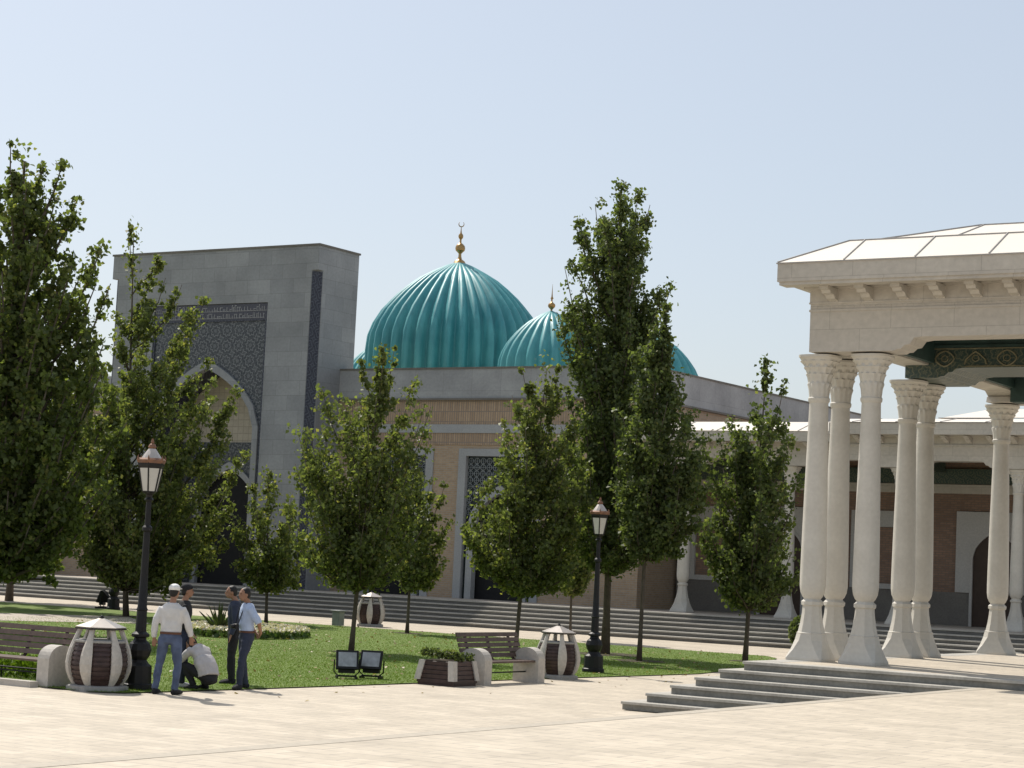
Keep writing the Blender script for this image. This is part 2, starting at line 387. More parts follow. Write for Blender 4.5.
# ------------------------------------------------------------------ arches
def arch_curve(cx, w, zs, za, n=18):
    pts = []
    for i in range(n+1):
        u = -1+2*i/n; tt = abs(u); g = .60*sqrt(max(0, 1-tt**2.1))+.40*(1-tt)
        pts.append((cx+u*w, zs+(za-zs)*g))
    return pts
def wall_arch(mb, x0, x1, z0, z1, cx, w, zs, za, y, depth=0, soff=None):
    """front sheet at y with an arched opening from z0; optional soffit of given depth"""
    c = arch_curve(cx, w, zs, za)
    mb.add([(x0, y, z0), (cx-w, y, z0), (cx-w, y, z1), (x0, y, z1)], [(0, 1, 2, 3)])
    mb.add([(cx+w, y, z0), (x1, y, z0), (x1, y, z1), (cx+w, y, z1)], [(0, 1, 2, 3)])
    for (xa, za_), (xb, zb) in zip(c[:-1], c[1:]): mb.add([(xa, y, za_), (xb, y, zb), (xb, y, z1), (xa, y, z1)], [(0, 1, 2, 3)])
    if depth:
        t = soff or mb; cc = [(cx-w, z0)]+c+[(cx+w, z0)]
        for (xa, za_), (xb, zb) in zip(cc[:-1], cc[1:]): t.add([(xa, y, za_), (xb, y, zb), (xb, y+depth, zb), (xa, y+depth, za_)], [(0, 3, 2, 1)])
def arch_ring(mb, cx, w, zs, za, z0, th, y0, y1, top=None):
    inn = [(cx-w, z0)]+arch_curve(cx, w, zs, za)+[(cx+w, z0)]
    out = [(cx-w-th, z0)]+arch_curve(cx, w+th, zs, za+(top or th*1.1))+[(cx+w+th, z0)]
    n = len(inn)
    vs = [(x, y0, z) for x, z in inn]+[(x, y0, z) for x, z in out]+[(x, y1, z) for x, z in inn]+[(x, y1, z) for x, z in out]
    fs = []
    for i in range(n-1): fs += [(i, i+1, n+i+1, n+i), (2*n+i, 2*n+i+1, i+1, i), (n+i, n+i+1, 3*n+i+1, 3*n+i)]
    mb.add(vs, fs)

# ------------------------------------------------------------------ entrance portal
PX0, PX1, PY0, PY1, PZ = -63.0, -51.4, 66.0, 68.8, 15.28
pc = -57.2
por = thing('entrance_portal', (pc, 67.4, .9), 'tall grey stone entrance portal with blue mosaic panel and pointed arch left of the domes', 'portal')
w = MB(); ch = .36
w.prism([(PX0+ch, PY0), (-60.4, PY0), (-60.4, PY1), (PX0, PY1), (PX0, PY0+ch)], .9, 14.25)
w.prism([(-54.0, PY0), (PX1-ch, PY0), (PX1, PY0+ch), (PX1, PY1), (-54.0, PY1)], .9, 14.25)
w.box(-60.4, -54.0, PY0, PY1, 12.95, 14.25)
w.box(PX0, PX1, PY0, PY1, 14.25, PZ)
w.box(-60.4, -54.0, 68.3, PY1-.003, .9, 12.95)
w.build('stone_frame', M['clad'], por)
c = MB(); c.box(PX0-.05, PX1+.05, PY0-.05, PY1+.05, PZ, PZ+.08); c.build('coping', M['dado'], por)
s = MB()
for sx, px in ((1, PX1), (-1, PX0)):
    s = MB(); s.prism([(px-sx*(ch-.05), PY0+.01), (px-sx*.01, PY0+ch-.05), (px-sx*.06, PY0+ch+.03), (px-sx*(ch+.02), PY0+.06)][::sx], .95, 14.2)
    s.build('corner_mosaic', M['striptile'], por)
tp = MB(); sf = MB()
wall_arch(tp, -60.4, -54.0, .9, 12.2, pc, 2.95, 7.7, 10.4, 66.1, 1.9, sf)
tp.build('mosaic_panel', M['bluetile'], por)
sf.build('arch_soffit', M['striptile'], por)
bd = MB(); bd.box(-60.38, -54.02, 66.06, 66.2, 12.24, 12.93)
ib = bd.build('inscription_band', M['bandtile'], por)
q = MB(); rs2 = random.Random(4)
for row, (zb_, hmax) in enumerate(((12.30, .24), (12.60, .28))):
    x = -60.3
    while x < -54.2:
        hh = rs2.choice((.12, .2, hmax)); w_ = rs2.choice((.05, .09, .14))
        q.box(x, x+.022, 66.045, 66.058, zb_, zb_+hh); q.box(x+.023, x+w_, 66.046, 66.058, zb_+.01, zb_+.032)
        if rs2.random() < .5: q.box(x+.023, x+w_, 66.046, 66.058, zb_+hh-.03, zb_+hh-.008)
        x += w_+.03
q.build('relief_strokes', M['parapet'], ib)
bd = MB(); bd.box(-60.39, -54.01, 66.04, 66.18, 12.18, 12.235); bd.box(-54.12, -54.01, 66.045, 66.15, .95, 12.18); bd.box(-60.39, -60.28, 66.045, 66.15, .95, 12.18)
bd.build('panel_border', M['striptile'], por)
rg = MB(); arch_ring(rg, pc, 2.74, 7.6, 10.16, .9, .29, 66.0, 66.35, .36); rg.build('arch_trim', M['clad'], por)
bk = MB(); bk.box(-60.1, -54.3, 68.0, 68.28, 7.1, 10.8); bk.build('tympanum', M['cream'], por)
fz = MB(); fz.box(-60.1, -54.3, 67.96, 68.26, 6.5, 7.1); wall_arch(fz, -60.1, -54.3, .9, 6.5, pc, 1.75, 4.3, 6.1, 68.0, .3)
fz.build('frieze', M['bluetile'], por)
rg = MB(); arch_ring(rg, pc, 1.6, 4.3, 5.95, .9, .26, 67.9, 68.1, .3); rg.build('door_surround', M['greystone'], por)
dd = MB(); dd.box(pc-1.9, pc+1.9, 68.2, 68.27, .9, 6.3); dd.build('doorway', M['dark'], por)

# ------------------------------------------------------------------ domed building
FY = 68.0; XR = -36.76
dom = thing('domed_building', (-52.6, 80, .9), 'tan brick building with grey parapet and turquoise ribbed domes behind the trees', 'building')
bw = MB(); fr = MB(); gr = MB(); dk = MB(); gl = MB()
bays = [(-50.45, -46.45), (-45.2, -41.2)]
zt = 6.95
xs = [-51.4]
for a, b_ in bays: xs += [a, b_]
xs.append(XR)
for i in range(0, len(xs), 2): bw.box(xs[i], xs[i+1], FY, FY+.5, .9, 7.58)
for a, b_ in bays: bw.box(a, b_, FY, FY+.5, zt, 7.58)
bw.build('brick_wall', M['brick'], dom)
bw = MB(); bw.box(-68.5, -63.0, FY+1, FY+1.5, .9, 7.58); bw.build('brick_wall', M['brick'], dom)
bw = MB(); bw.box(XR-.5, XR, FY+.5, 92, .9, 8.92); bw.build('brick_wall', M['brick'], dom)
for bx_ in ((-51.4, XR+.03, FY-.03, FY+.47, 7.93, 8.92), (-68.5, -63, FY+.97, FY+1.47, 7.93, 8.92), (-51.4, XR, FY-.03, FY+.003, 7.1, 7.577)):
    sb = MB(); sb.box(*bx_); sb.build('upright_brick_band', M['soldier'], dom)
for bx_ in ((-51.4, XR+.06, FY-.07, FY+.43, 7.58, 7.93), (-68.5, -63, FY+.93, FY+1.43, 7.58, 7.93)):
    gb = MB(); gb.box(*bx_); gb.build('stone_band', M['greystone'], dom)
pp = MB(); pp.box(-51.4, XR+.1, FY-.1, FY+.4, 9.0, 10.2); pp.box(XR-.3, XR+.1, FY+.4, 92, 9.0, 10.2); pp.box(-68.5, XR-.3, 91.7, 92, 9.0, 10.2); pp.box(-68.6, -68.3, FY+1, 91.7, 9, 10.2); pp.box(-68.3, -63, FY+.9, FY+1.3, 9, 10.2)
pp.build('parapet', M['parapet'], dom)
cp = MB(); cp.box(-51.4, XR+.16, FY-.16, FY+.42, 8.92, 9.0); cp.box(-51.4, XR+.14, FY-.14, FY+.42, 10.2, 10.27); cp.box(XR-.32, XR+.14, FY+.42, 92.1, 10.2, 10.27); cp.box(XR-.3, XR+.16, FY+.42, 92.1, 8.92, 9)
cp.build('parapet_trim', M['dado'], dom)
rf = MB(); rf.box(-68.3, XR-.3, FY+.5, 91.7, 9.3, 9.5); rf.build('roof', M['coping'], dom)
bx = MB(); bx.box(-68.5, -68.2, FY+1.5, 91.7, .9, 9); bx.box(-68.5, XR-.5, 91.4, 91.7, .9, 9); bx.build('rear_wall', M['brick'], dom)
for a, b_ in bays:
    cx = (a+b_)/2
    fr = MB(); e = .36
    fr.box(a, a+e, FY-.05, FY+.3, .9, zt); fr.box(b_-e, b_, FY-.05, FY+.3, .9, zt); fr.box(a+e, b_-e, FY-.05, FY+.3, zt-.3, zt)
    arch_ring(fr, cx, 1.15, 3.9, 5.15, .9, .3, FY+.0, FY+.3, .33)
    fo = fr.build('window_frame', M['greystone'], dom)
    g = MB(); wall_arch(g, a+e, b_-e, .9, zt-.3, cx, 1.3, 3.9, 5.35, FY+.16); g.build('window_backing', M['glassdark'], fo)
    g = MB()
    for ix in range(11):
        for iz in range(13):
            x = a+e+.15+ix*.298; z = 3.6+iz*.26
            if z > zt-.4 or x > b_-e-.1: continue
            u = abs(x-cx)/1.5
            if u < 1 and z < 4.05+1.6*(.8*sqrt(max(0, 1-u**2.1))+.2*(1-u)): continue
            pts = [(x+.12*cos(q*pi/4+pi/8), FY+.12, z+.12*sin(q*pi/4+pi/8)) for q in range(9)]
            g.tube(pts, .018, 4)
            g.box(x-.15, x+.15, FY+.11, FY+.13, z-.008, z+.008); g.box(x-.008, x+.008, FY+.108, FY+.132, z-.13, z+.13)
    g.build('lattice_grille', M['grillebar'], fo)
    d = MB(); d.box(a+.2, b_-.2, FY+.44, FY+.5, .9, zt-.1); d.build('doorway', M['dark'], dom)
for y in (70.5, 76, 82, 88):
    sw = MB(); sw.box(XR, XR+.12, y-.25, y+.25, 7.6, 8.9); sw.build('side_pilaster', M['brick'], dom)

def dome(cx, cy, zb, R, ztop, ribs, par, spindle):
    prof = [(0, 1), (.12, 1.0), (.28, .985), (.42, .935), (.567, .85), (.68, .755), (.767, .675), (.87, .56), (.96, .445), (1.03, .325), (1.083, .225), (1.12, .15), (1.15, .07), (1.165, .03)]
    H = (ztop-zb)/1.165; mb = MB(); seg = ribs*8; rs = []
    for t_, r_ in prof:
        ring = []
        for i in range(seg):
            a = 2*pi*(i-.5)/seg; ph = (a*ribs/(2*pi)) % 1.0
            g = abs(sin(pi*ph))**.7
            depth = .145*min(1, (1.165-t_)*2.2+.25)
            rr = R*r_*(1-depth*(1-g)*1.0)
            ring.append((cx+rr*cos(a), cy+rr*sin(a), zb+t_*H))
        rs.append(ring)
    # drum below the springing
    rs = [[(cx+(x-cx), cy+(y-cy), zb-1.6) for x, y, z in rs[0]]]+rs
    mb.rings(rs)
    o = mb.build('dome', M['dome'], par, smooth=True)
    f = MB(); k = R/4.24
    if spindle:
        f.lathe([(.16, 0), (.10, .25), (.07, .4), (.13, .5), (.27, .68), (.30, .85), (.27, 1.0), (.1, 1.18), (.05, 1.25), (.07, 1.5), (.13, 1.6), (.06, 1.75), (.04, 2.1), (.005, 3.1)], 14, (cx, cy, ztop-.12))
    else:
        f.lathe([(.42, -.05), (.3, .18), (.13, .3), (.09, .45), (.08, .62), (.15, .7), (.26, .8), (.285, .93), (.26, 1.06), (.15, 1.18), (.06, 1.24), (.05, 1.4), (.06, 1.45), (.12, 1.52), (.145, 1.62), (.12, 1.72), (.05, 1.8), (.03, 1.95), (.02, 2.1), (.015, 2.2)], 18, (cx, cy, ztop-.12))
        pts = []
        for q in range(15):
            an = radians(125)+radians(290)*q/14; pts.append((cx+.15*cos(an)*.85, cy+.15*cos(an)*.5, ztop+2.2+.15*sin(an)))
        f.tube(pts, [.006+.028*sin(pi*q/14) for q in range(15)], 6)
    ks = .50 if spindle else .84; f.v = [(cx+(x-cx)*ks*(1 if not spindle else 1.1), cy+(y-cy)*ks, ztop-.12+(z-ztop+.12)*(ks if not spindle else .42)) for x, y, z in f.v]
    f.build('finial', M['brass'], o, smooth='auto')
    return o
dome(-52.78, 78.6, 11.6, 4.28, 16.55, 38, dom, False)
for x, y in ((-44.65, 73.8), (-44.65, 83.5), (-60.55, 83.5), (-60.55, 73.8)): dome(x, y, 10.4, 2.24, 13.35 if y < 80 else 13.5, 24, dom, True)

wing = thing('low_brick_wing', (-75, 70, .9), 'low dark brick wing half hidden behind the left trees', 'building')
q = MB(); q.box(-98, -68.62, 68, 74, .9, 5.6); q.build('wall', M['redbrick'], wing)
q = MB(); q.box(-98.2, -68.63, 67.7, 74.2, 5.6, 6.3); q.build('cornice', M['cornice'], wing)
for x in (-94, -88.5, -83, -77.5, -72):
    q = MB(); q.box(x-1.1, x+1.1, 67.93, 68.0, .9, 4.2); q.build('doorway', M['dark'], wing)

# ------------------------------------------------------------------ white columns (pedestal, shaft, capital), 5.45 m tall
def sqoct(hw, c, z):                       # chamfered square ring, 8 points
    k = hw*(1-c)
    return [(hw, -k, z), (hw, k, z), (k, hw, z), (-k, hw, z), (-hw, k, z), (-hw, -k, z), (-k, -hw, z), (k, -hw, z)]
def column(par, x, y):
    col = MB()
    rg = [sqoct(.52, .08, 0), sqoct(.52, .08, .05), sqoct(.455, .3, .2), sqoct(.395, .55, .38), sqoct(.36, .586, .5), sqoct(.365, .586, .515), sqoct(.335, .586, .53),
          sqoct(.285, .586, .70), sqoct(.25, .586, .88), sqoct(.235, .586, 1.0), sqoct(.235, .586, 1.02), sqoct(.27, .586, 1.04), sqoct(.275, .586, 1.10), sqoct(.23, .586, 1.13), sqoct(.2, .586, 1.16)]
    ped = MB(); ped.rings([[(x*.66, y*.66, z*.95) for x, y, z in r_] for r_ in rg])
    sh = MB()
    sh.lathe([(.13, 1.06), (.14, 1.09), (.175, 1.13), (.212, 1.21), (.228, 1.32), (.230, 1.5), (.222, 2.2), (.206, 3.0), (.190, 3.7), (.176, 4.3), (.168, 4.62), (.175, 4.66), (.16, 4.7)], 28,
             mod=lambda a, z, r: 1+(.025*cos(12*a) if z < 1.6 and z > 1.1 else .008*cos(12*a)))
    cpm = MB(); prof = [(.215, 4.60), (.24, 4.63), (.245, 4.68), (.225, 4.70), (.232, 4.85), (.262, 4.93), (.255, 4.95), (.248, 4.98), (.268, 5.06), (.30, 5.11), (.282, 5.13), (.295, 5.18), (.345, 5.23), (.33, 5.25), (.345, 5.29), (.40, 5.34), (.39, 5.355), (.42, 5.40), (.44, 5.41), (.44, 5.45)]
    def md(a, z, r):
        if z < 4.72: return 1
        tier = int((z-4.7)/.14); amp = .06 if z < 5.35 else .012
        sq = 1/max(abs(cos(a)), abs(sin(a))); sqm = min(1, max(0, (z-5.1)/.3))*.6
        return (1+amp*cos(12*a+(pi if tier % 2 else 0)))*(1+(min(sq, 1.22)-1)*sqm)
    cpm.lathe([(r_*.80, z) for r_, z in prof], 48, mod=md)
    return ped, sh, cpm
root_col = None
def place_columns(par, spots, org):
    """each column is a part with pedestal, shaft-side capital as sub-parts; all share mesh data"""
    global root_col
    if root_col is None:
        ped, sh, cpm = column(None, 0, 0)
        root_col = []
        for mb, nm, sm in ((sh, 'column_shaft', True), (ped, 'pedestal', False), (cpm, 'capital', 'auto')):
            me = bpy.data.meshes.new(nm); me.from_pydata(mb.v, [], mb.f); me.update()
            if sm: me.polygons.foreach_set('use_smooth', [True]*len(me.polygons))
            if sm == 'auto': me.set_sharp_from_angle(angle=radians(40))
            me.materials.append(M['white']); root_col.append(me)
    for x, y in spots:
        s_ = bpy.data.objects.new('column', root_col[0]); COL.objects.link(s_); s_.parent = par; s_.location = (x-org[0], y-org[1], 0)
        for me, nm in ((root_col[1], 'pedestal'), (root_col[2], 'capital')):
            o = bpy.data.objects.new(nm, me); COL.objects.link(o); o.parent = s_

def bracket_mesh():
    b_ = MB(); b_.extx([(0, 0), (-.50, 0), (-.50, -.06), (-.40, -.07), (-.36, -.12), (-.22, -.13), (-.16, -.19), (-.05, -.21), (0, -.24)], -.085, .085)
    me = bpy.data.meshes.new('bracket'); me.from_pydata(b_.v, [], b_.f); me.update(); me.materials.append(M['cornice']); return me
BR = bracket_mesh()
def brackets(par, org, xs, y, z):
    for x in xs:
        o = bpy.data.objects.new('bracket', BR); COL.objects.link(o); o.parent = par; o.location = (x-org[0], y-org[1], z-org[2])

def hip(mb, x0, x1, y0, y1, z0, t, z1):    # skirt of four sloping faces
    a = [(x0, y0, z0), (x1, y0, z0), (x1, y1, z0), (x0, y1, z0)]; b_ = [(x0+t, y0+t, z1), (x1-t, y0+t, z1), (x1-t, y1-t, z1), (x0+t, y1-t, z1)]
    mb.add(a+b_, [(0, 1, 5, 4), (1, 2, 6, 5), (2, 3, 7, 6), (3, 0, 4, 7)])

# ------------------------------------------------------------------ pavilion
org = (-9.6, 38.2, .9)
pav = thing('pavilion', org, 'cream marble pavilion with carved columns and green painted beams on the stepped platform', 'pavilion')
place_columns(pav, [(-14.5, 33.4), (-14.5, 34.4), (-13.5, 33.4), (-14.5, 37.8), (-14.5, 38.8), (-14.35, 43.1),
                    (-4.7, 33.4), (-5.7, 33.4), (-4.7, 34.4), (-4.7, 37.8), (-4.7, 38.8), (-4.7, 43.1)], org)
X0, X1, Y0, Y1 = -14.55, -4.65, 33.0, 43.5
def haunch_beam_x(mb, x0, x1, y0, y1, zb, zo, zt_, spans):
    """beam along X: bottom at zo over the spans, at zb (lower) over supports, with stepped cavetto"""
    pts = [(x0, zb)]
    for a, b_ in spans:
        pts += [(a, zb), (a+.06, zb+.03), (a+.12, zb+.03), (a+.2, zb+.10), (a+.28, zb+.11), (a+.36, zo-.02), (a+.5, zo), (b_-.5, zo), (b_-.36, zo-.02), (b_-.28, zb+.11), (b_-.2, zb+.1), (b_-.12, zb+.03), (b_-.06, zb+.03), (b_, zb)]
    pts += [(x1, zb)]
    for (xa, za), (xb, zb2) in zip(pts[:-1], pts[1:]):
        if xb-xa < 1e-6: continue
        mb.add([(xa, y0, za), (xb, y0, zb2), (xb, y0, zt_), (xa, y0, zt_), (xa, y1, za), (xb, y1, zb2), (xb, y1, zt_), (xa, y1, zt_)],
               [(0, 1, 2, 3), (5, 4, 7, 6), (0, 4, 5, 1), (3, 2, 6, 7)])
    mb.add([(x0, y0, zb), (x0, y1, zb), (x0, y1, zt_), (x0, y0, zt_)], [(0, 1, 2, 3)]); mb.add([(x1, y0, zb), (x1, y1, zb), (x1, y1, zt_), (x1, y0, zt_)], [(3, 2, 1, 0)])
en = MB()
haunch_beam_x(en, X0, X1, Y0, Y0+.62, 6.38, 6.62, 7.10, [(-12.95, -6.3)])
en.box(X0-.015, X1+.015, Y0-.02, Y0+.6, 7.10, 7.14); en.box(X0, X1, Y0+.0, Y0+.6, 7.14, 7.24)
en.box(X0-.02, X1+.02, Y0-.025, Y0+.6, 7.24, 7.27); en.box(X0-.01, X1+.01, Y0-.012, Y0+.6, 7.27, 7.5)
en.box(X0-.09, X1+.09, Y0-.12, Y0+.5, 7.5, 7.56)
for k in range(100):
    x = X0+.07+k*.1
    if x < X1-.1: en.box(x, x+.06, Y0-.005, Y0+.02, 7.165, 7.215)
en.build('front_entablature', M['cornice'], pav)
for xa, xb in ((X0, X0+.6), (X1-.6, X1)):
    sd = MB(); sd.box(xa, xb, Y0+.63, Y1-.6, 6.62, 7.5)
    for ya, yb in ((Y0+.63, 34.95), (42.5, Y1-.6)): sd.extx([(ya, 6.62), (ya+.25, 6.5), (ya+.3, 6.38), (yb-.3, 6.38), (yb-.25, 6.5), (yb, 6.62)][::-1], xa, xb)
    sd.box(xa-.1, xb+.1, Y0+.63, Y1-.6, 7.5, 7.56)
    sd.build('side_entablature', M['cornice'], pav)
rr = MB(); haunch_beam_x(rr, X0, X1, Y1-.6, Y1, 6.38, 6.62, 7.5, [(-12.95, -6.3)]); rr.build('rear_entablature', M['cornice'], pav)
# painted timber inside
gb = MB(); haunch_beam_x(gb, X0+.12, X1-.12, 37.4, 39.2, 6.37, 6.56, 6.95, [(-13.75, -5.5)]); gb.build('painted_cross_beam', M['greenpaint'], pav)
gb = MB(); haunch_beam_x(gb, X0+.62, X1-.62, 42.35, 42.88, 6.36, 6.62, 7.3, [(-13.2, -6.0)])
gb.box(X0+.605, X0+.72, Y0+.65, 42.3, 6.66, 7.3); gb.box(X1-.72, X1-.605, Y0+.65, 42.3, 6.66, 7.3)
gb.box(X0+.63, X1-.63, 37.34, 39.2, 6.95, 7.0); gb.box(X0+.63, X1-.63, 37.3, 39.2, 7.05, 7.12); gb.box(X0+.63, X1-.63, 37.38, 39.2, 7.0, 7.05); gb.box(X0+.63, X1-.63, 37.2, 39.2, 7.12, 7.28)
gb.box(X0+.63, X1-.63, Y0+.63, Y0+.75, 6.66, 7.3)
gb.build('green_beams', M['greendark'], pav)
ce = MB(); ce.box(X0+.6, X1-.6, Y0+.6, Y1-.6, 7.3, 7.4)
for k in range(9):
    y = Y0+1.2+k*1.05; ce.box(X0+.75, X1-.75, y, y+.12, 7.18, 7.3)
ce.build('painted_ceiling', M['greendark'], pav)
og = MB()
def flatring(pts, y, r=.018): og.tube([(x, y, z) for x, z in pts], r, 4)
for k in range(10):
    cx = -13.62+k*.62
    if k % 2 == 0: flatring([(cx+.19*(cos(a_)*abs(cos(a_))**.3), 6.74+.15*(sin(a_)*abs(sin(a_))**.3)) for a_ in [2*pi*i/16 for i in range(17)]], 37.385)
    else: flatring([(cx-.22, 6.62), (cx-.19, 6.72), (cx-.08, 6.82), (cx, 6.87), (cx+.08, 6.82), (cx+.19, 6.72), (cx+.22, 6.62)], 37.385)
    flatring([(cx+.07*cos(a_), 6.74+.06*sin(a_)) for a_ in [2*pi*i/8 for i in range(9)]], 37.385, .012)
flatring([(X0+.7, 6.93), (X1-.7, 6.93)], 37.385, .014); flatring([(-13.2, 6.585), (-6.05, 6.585)], 37.385, .014)
flatring([(X0+.7, 7.2), (X1-.7, 7.2)], 37.19, .012)
og.build('gilded_ornament', M['gold'], pav)
# eave and roof
EX0, EX1, EY0, EY1 = -14.9, -4.3, 32.3, 44.2
fa = MB(); fa.box(EX0, EX1, EY0, EY1, 7.56, 7.88)
fa.box(EX0+.03, EX1-.03, EY0+.03, EY0+.35, 7.50, 7.56)
fa.build('eave', M['cornice'], pav)
brackets(pav, org, [-14.1+.66*k for k in range(14)], Y0-.0, 7.5)
dr = MB(); dr.box(EX0-.02, EX1+.02, EY0-.02, EY1+.02, 7.88, 7.9); dr.build('drip_edge', M['seam'], pav)
rf = MB(); hip(rf, EX0-.01, EX1+.01, EY0-.01, EY1+.01, 7.9, .95, 8.4)
rf.add([(EX0+.94, EY0+.94, 8.4), (EX1-.94, EY0+.94, 8.4), (EX1-.94, EY1-.94, 8.4), (EX0+.94, EY1-.94, 8.4)], [(0, 1, 2, 3)])
hip(rf, EX0+1.15, EX1-1.15, EY0+1.15, EY1-1.15, 8.41, 1.6, 8.90)
rf.add([(EX0+2.75, EY0+2.75, 8.90), (EX1-2.75, EY0+2.75, 8.90), (EX1-2.75, EY1-2.75, 8.90), (EX0+2.75, EY1-2.75, 8.90)], [(0, 1, 2, 3)])
rf.build('roof_sheeting', M['roof'], pav)
se = MB()
for k in range(7):
    x = EX0+1.25+1.3*k; se.tube([(x, EY0+.0, 7.915), (x, EY0+.95, 8.415)], .014, 4)
    x2 = EX0+2.8+1.6*k
    if x2 < EX1-2.8: se.tube([(x2, EY0+1.15, 8.42), (x2, EY0+2.75, 8.91)], .014, 4)
se.tube([(EX0, EY0, 7.91), (EX0+.95, EY0+.95, 8.41), (EX1-.95, EY0+.95, 8.41), (EX1, EY0, 7.91)], .02, 4)
se.tube([(EX0+1.15, EY0+1.15, 8.42), (EX0+2.75, EY0+2.75, 8.91), (EX1-2.75, EY0+2.75, 8.91)], .016, 4)
se.build('roof_seams', M['seam'], pav)

# ------------------------------------------------------------------ arcade along the upper plaza
org = (-26, 68, .9); AX0, AX1 = -36.7, -9.5
arc = thing('arcade', org, 'long cream arcade with dark brick back wall beyond the stairs, right of the domes', 'arcade')
cxs = [-34.2, -30.0, -25.8, -21.6, -17.4, -13.2]
place_columns(arc, [(x, 66.8) for x in cxs], org)
en = MB(); spans = [(a+.75, b_-.75) for a, b_ in zip(cxs[:-1], cxs[1:])]
haunch_beam_x(en, AX0, AX1, 66.4, 67.1, 6.36, 6.60, 7.10, spans)
en.box(-27.7, AX1, 66.36, 67.1, 7.1, 7.16); en.box(-27.7, AX1, 66.4, 67.1, 7.16, 7.4); en.box(-27.7, AX1, 66.3, 67.1, 7.4, 7.5)
en.box(AX0, -27.71, 66.34, 67.1, 7.1, 7.22)
en.build('entablature', M['cornice'], arc)
brackets(arc, org, [-27.2+.8*k for k in range(22)], 66.35, 7.44)
fa = MB(); fa.box(-28.1, AX1, 65.65, 71.5, 7.46, 7.86); fa.build('eave', M['cornice'], arc)
fa = MB(); fa.box(AX0-.4, -28.12, 65.75, 71.5, 7.19, 7.55); fa.build('eave', M['cornice'], arc)
brackets(arc, org, [AX0+.4+.8*k for k in range(11)], 66.38, 7.18)
rf = MB()
for xa_, xb_, y_, zb_, zt2 in ((AX0-.4, -28.12, 65.72, 7.56, 8.0), (-28.1, AX1, 65.6, 7.88, 8.12)):
    rf.add([(xa_, y_, zb_), (xb_, y_, zb_), (xb_, 67.2, zt2), (xa_, 67.2, zt2), (xb_, 71.6, zt2+.04), (xa_, 71.6, zt2+.04), (xb_, 71.6, zb_), (xa_, 71.6, zb_)], [(0, 1, 2, 3), (3, 2, 4, 5), (0, 3, 5, 7), (1, 6, 4, 2)])
rf.add([(-24.8, 67.6, 8.18), (-13, 67.6, 8.18), (-14.2, 69.0, 8.62), (-23.4, 69.0, 8.62), (-14.2, 71, 8.62), (-23.4, 71, 8.62), (-24.8, 72, 8.18), (-13, 72, 8.18)], [(0, 1, 2, 3), (3, 2, 4, 5), (0, 3, 5, 6), (1, 7, 4, 2)])
rf.build('roof_sheeting', M['roof'], arc)
se = MB()
for k in range(6): x = AX0+1+1.6*k; se.tube([(x, 65.72, 7.57), (x, 67.2, 8.01)], .018, 4)
for k in range(11): x = -27.2+1.6*k; se.tube([(x, 65.6, 7.89), (x, 67.2, 8.13)], .018, 4)
se.tube([(-22.6, 67.6, 8.19), (-22.6, 69.0, 8.63)], .02, 4); se.tube([(-24.8, 67.6, 8.19), (-13, 67.6, 8.19)], .02, 4)
se.build('roof_seams', M['seam'], arc)
bw = MB(); bw.box(XR+.15, AX1, 71.0, 71.4, .9, 7.4); bw.build('back_wall', M['redbrick'], arc)
dd = MB(); dd.box(XR+.16, AX1, 70.93, 71.0, .9, 2.1); dd.build('dado', M['dado'], arc)
wb = MB(); wb.box(XR+.16, AX1, 70.9, 71.0, 5.70, 6.03); wb.build('pale_band', M['cornice'], arc)
gf = MB(); gf.box(XR+.16, AX1, 70.85, 70.99, 6.05, 6.6); gf.box(AX0, AX1, 67.12, 70.84, 6.9, 7.0)
for x in cxs: gf.box(x-.14, x+.14, 67.12, 70.84, 6.45, 6.9)
gf.build('green_frieze', M['greenpaint'], arc)
for i, (a, b_) in enumerate(zip([-38.4]+cxs, cxs+[-9])):
    cx = (a+b_)/2
    if cx-1.45 < XR: cx = XR+1.7
    e = MB()
    if i % 2 == 0:
        e.box(cx-1.4, cx-.75, 70.88, 70.99, 2.11, 5.0); e.box(cx+.75, cx+1.4, 70.88, 70.99, 2.11, 5.0); e.box(cx-.75, cx+.75, 70.88, 70.99, 4.4, 5.0); e.box(cx-.75, cx+.75, 70.88, 70.99, 2.11, 2.3)
        e.build('wall_panel', M['panelwhite'], arc)
    else:
        wall_arch(e, cx-1.5, cx+1.5, 2.11, 5.05, cx, .85, 3.4, 4.35, 70.88); arch_ring(e, cx, .85, 3.4, 4.35, .9, .1, 70.84, 70.92, .12)
        o = e.build('wall_panel', M['panelwhite'], arc)
        d = MB(); d.box(cx-.86, cx+.86, 70.915, 70.925, .9, 4.5); d.build('arched_door', M['door'], arc)
ro = MB(); ro.box(-37, AX1, 71.4, 76, .9, 7.3); ro.build('rear_rooms', M['redbrick'], arc)

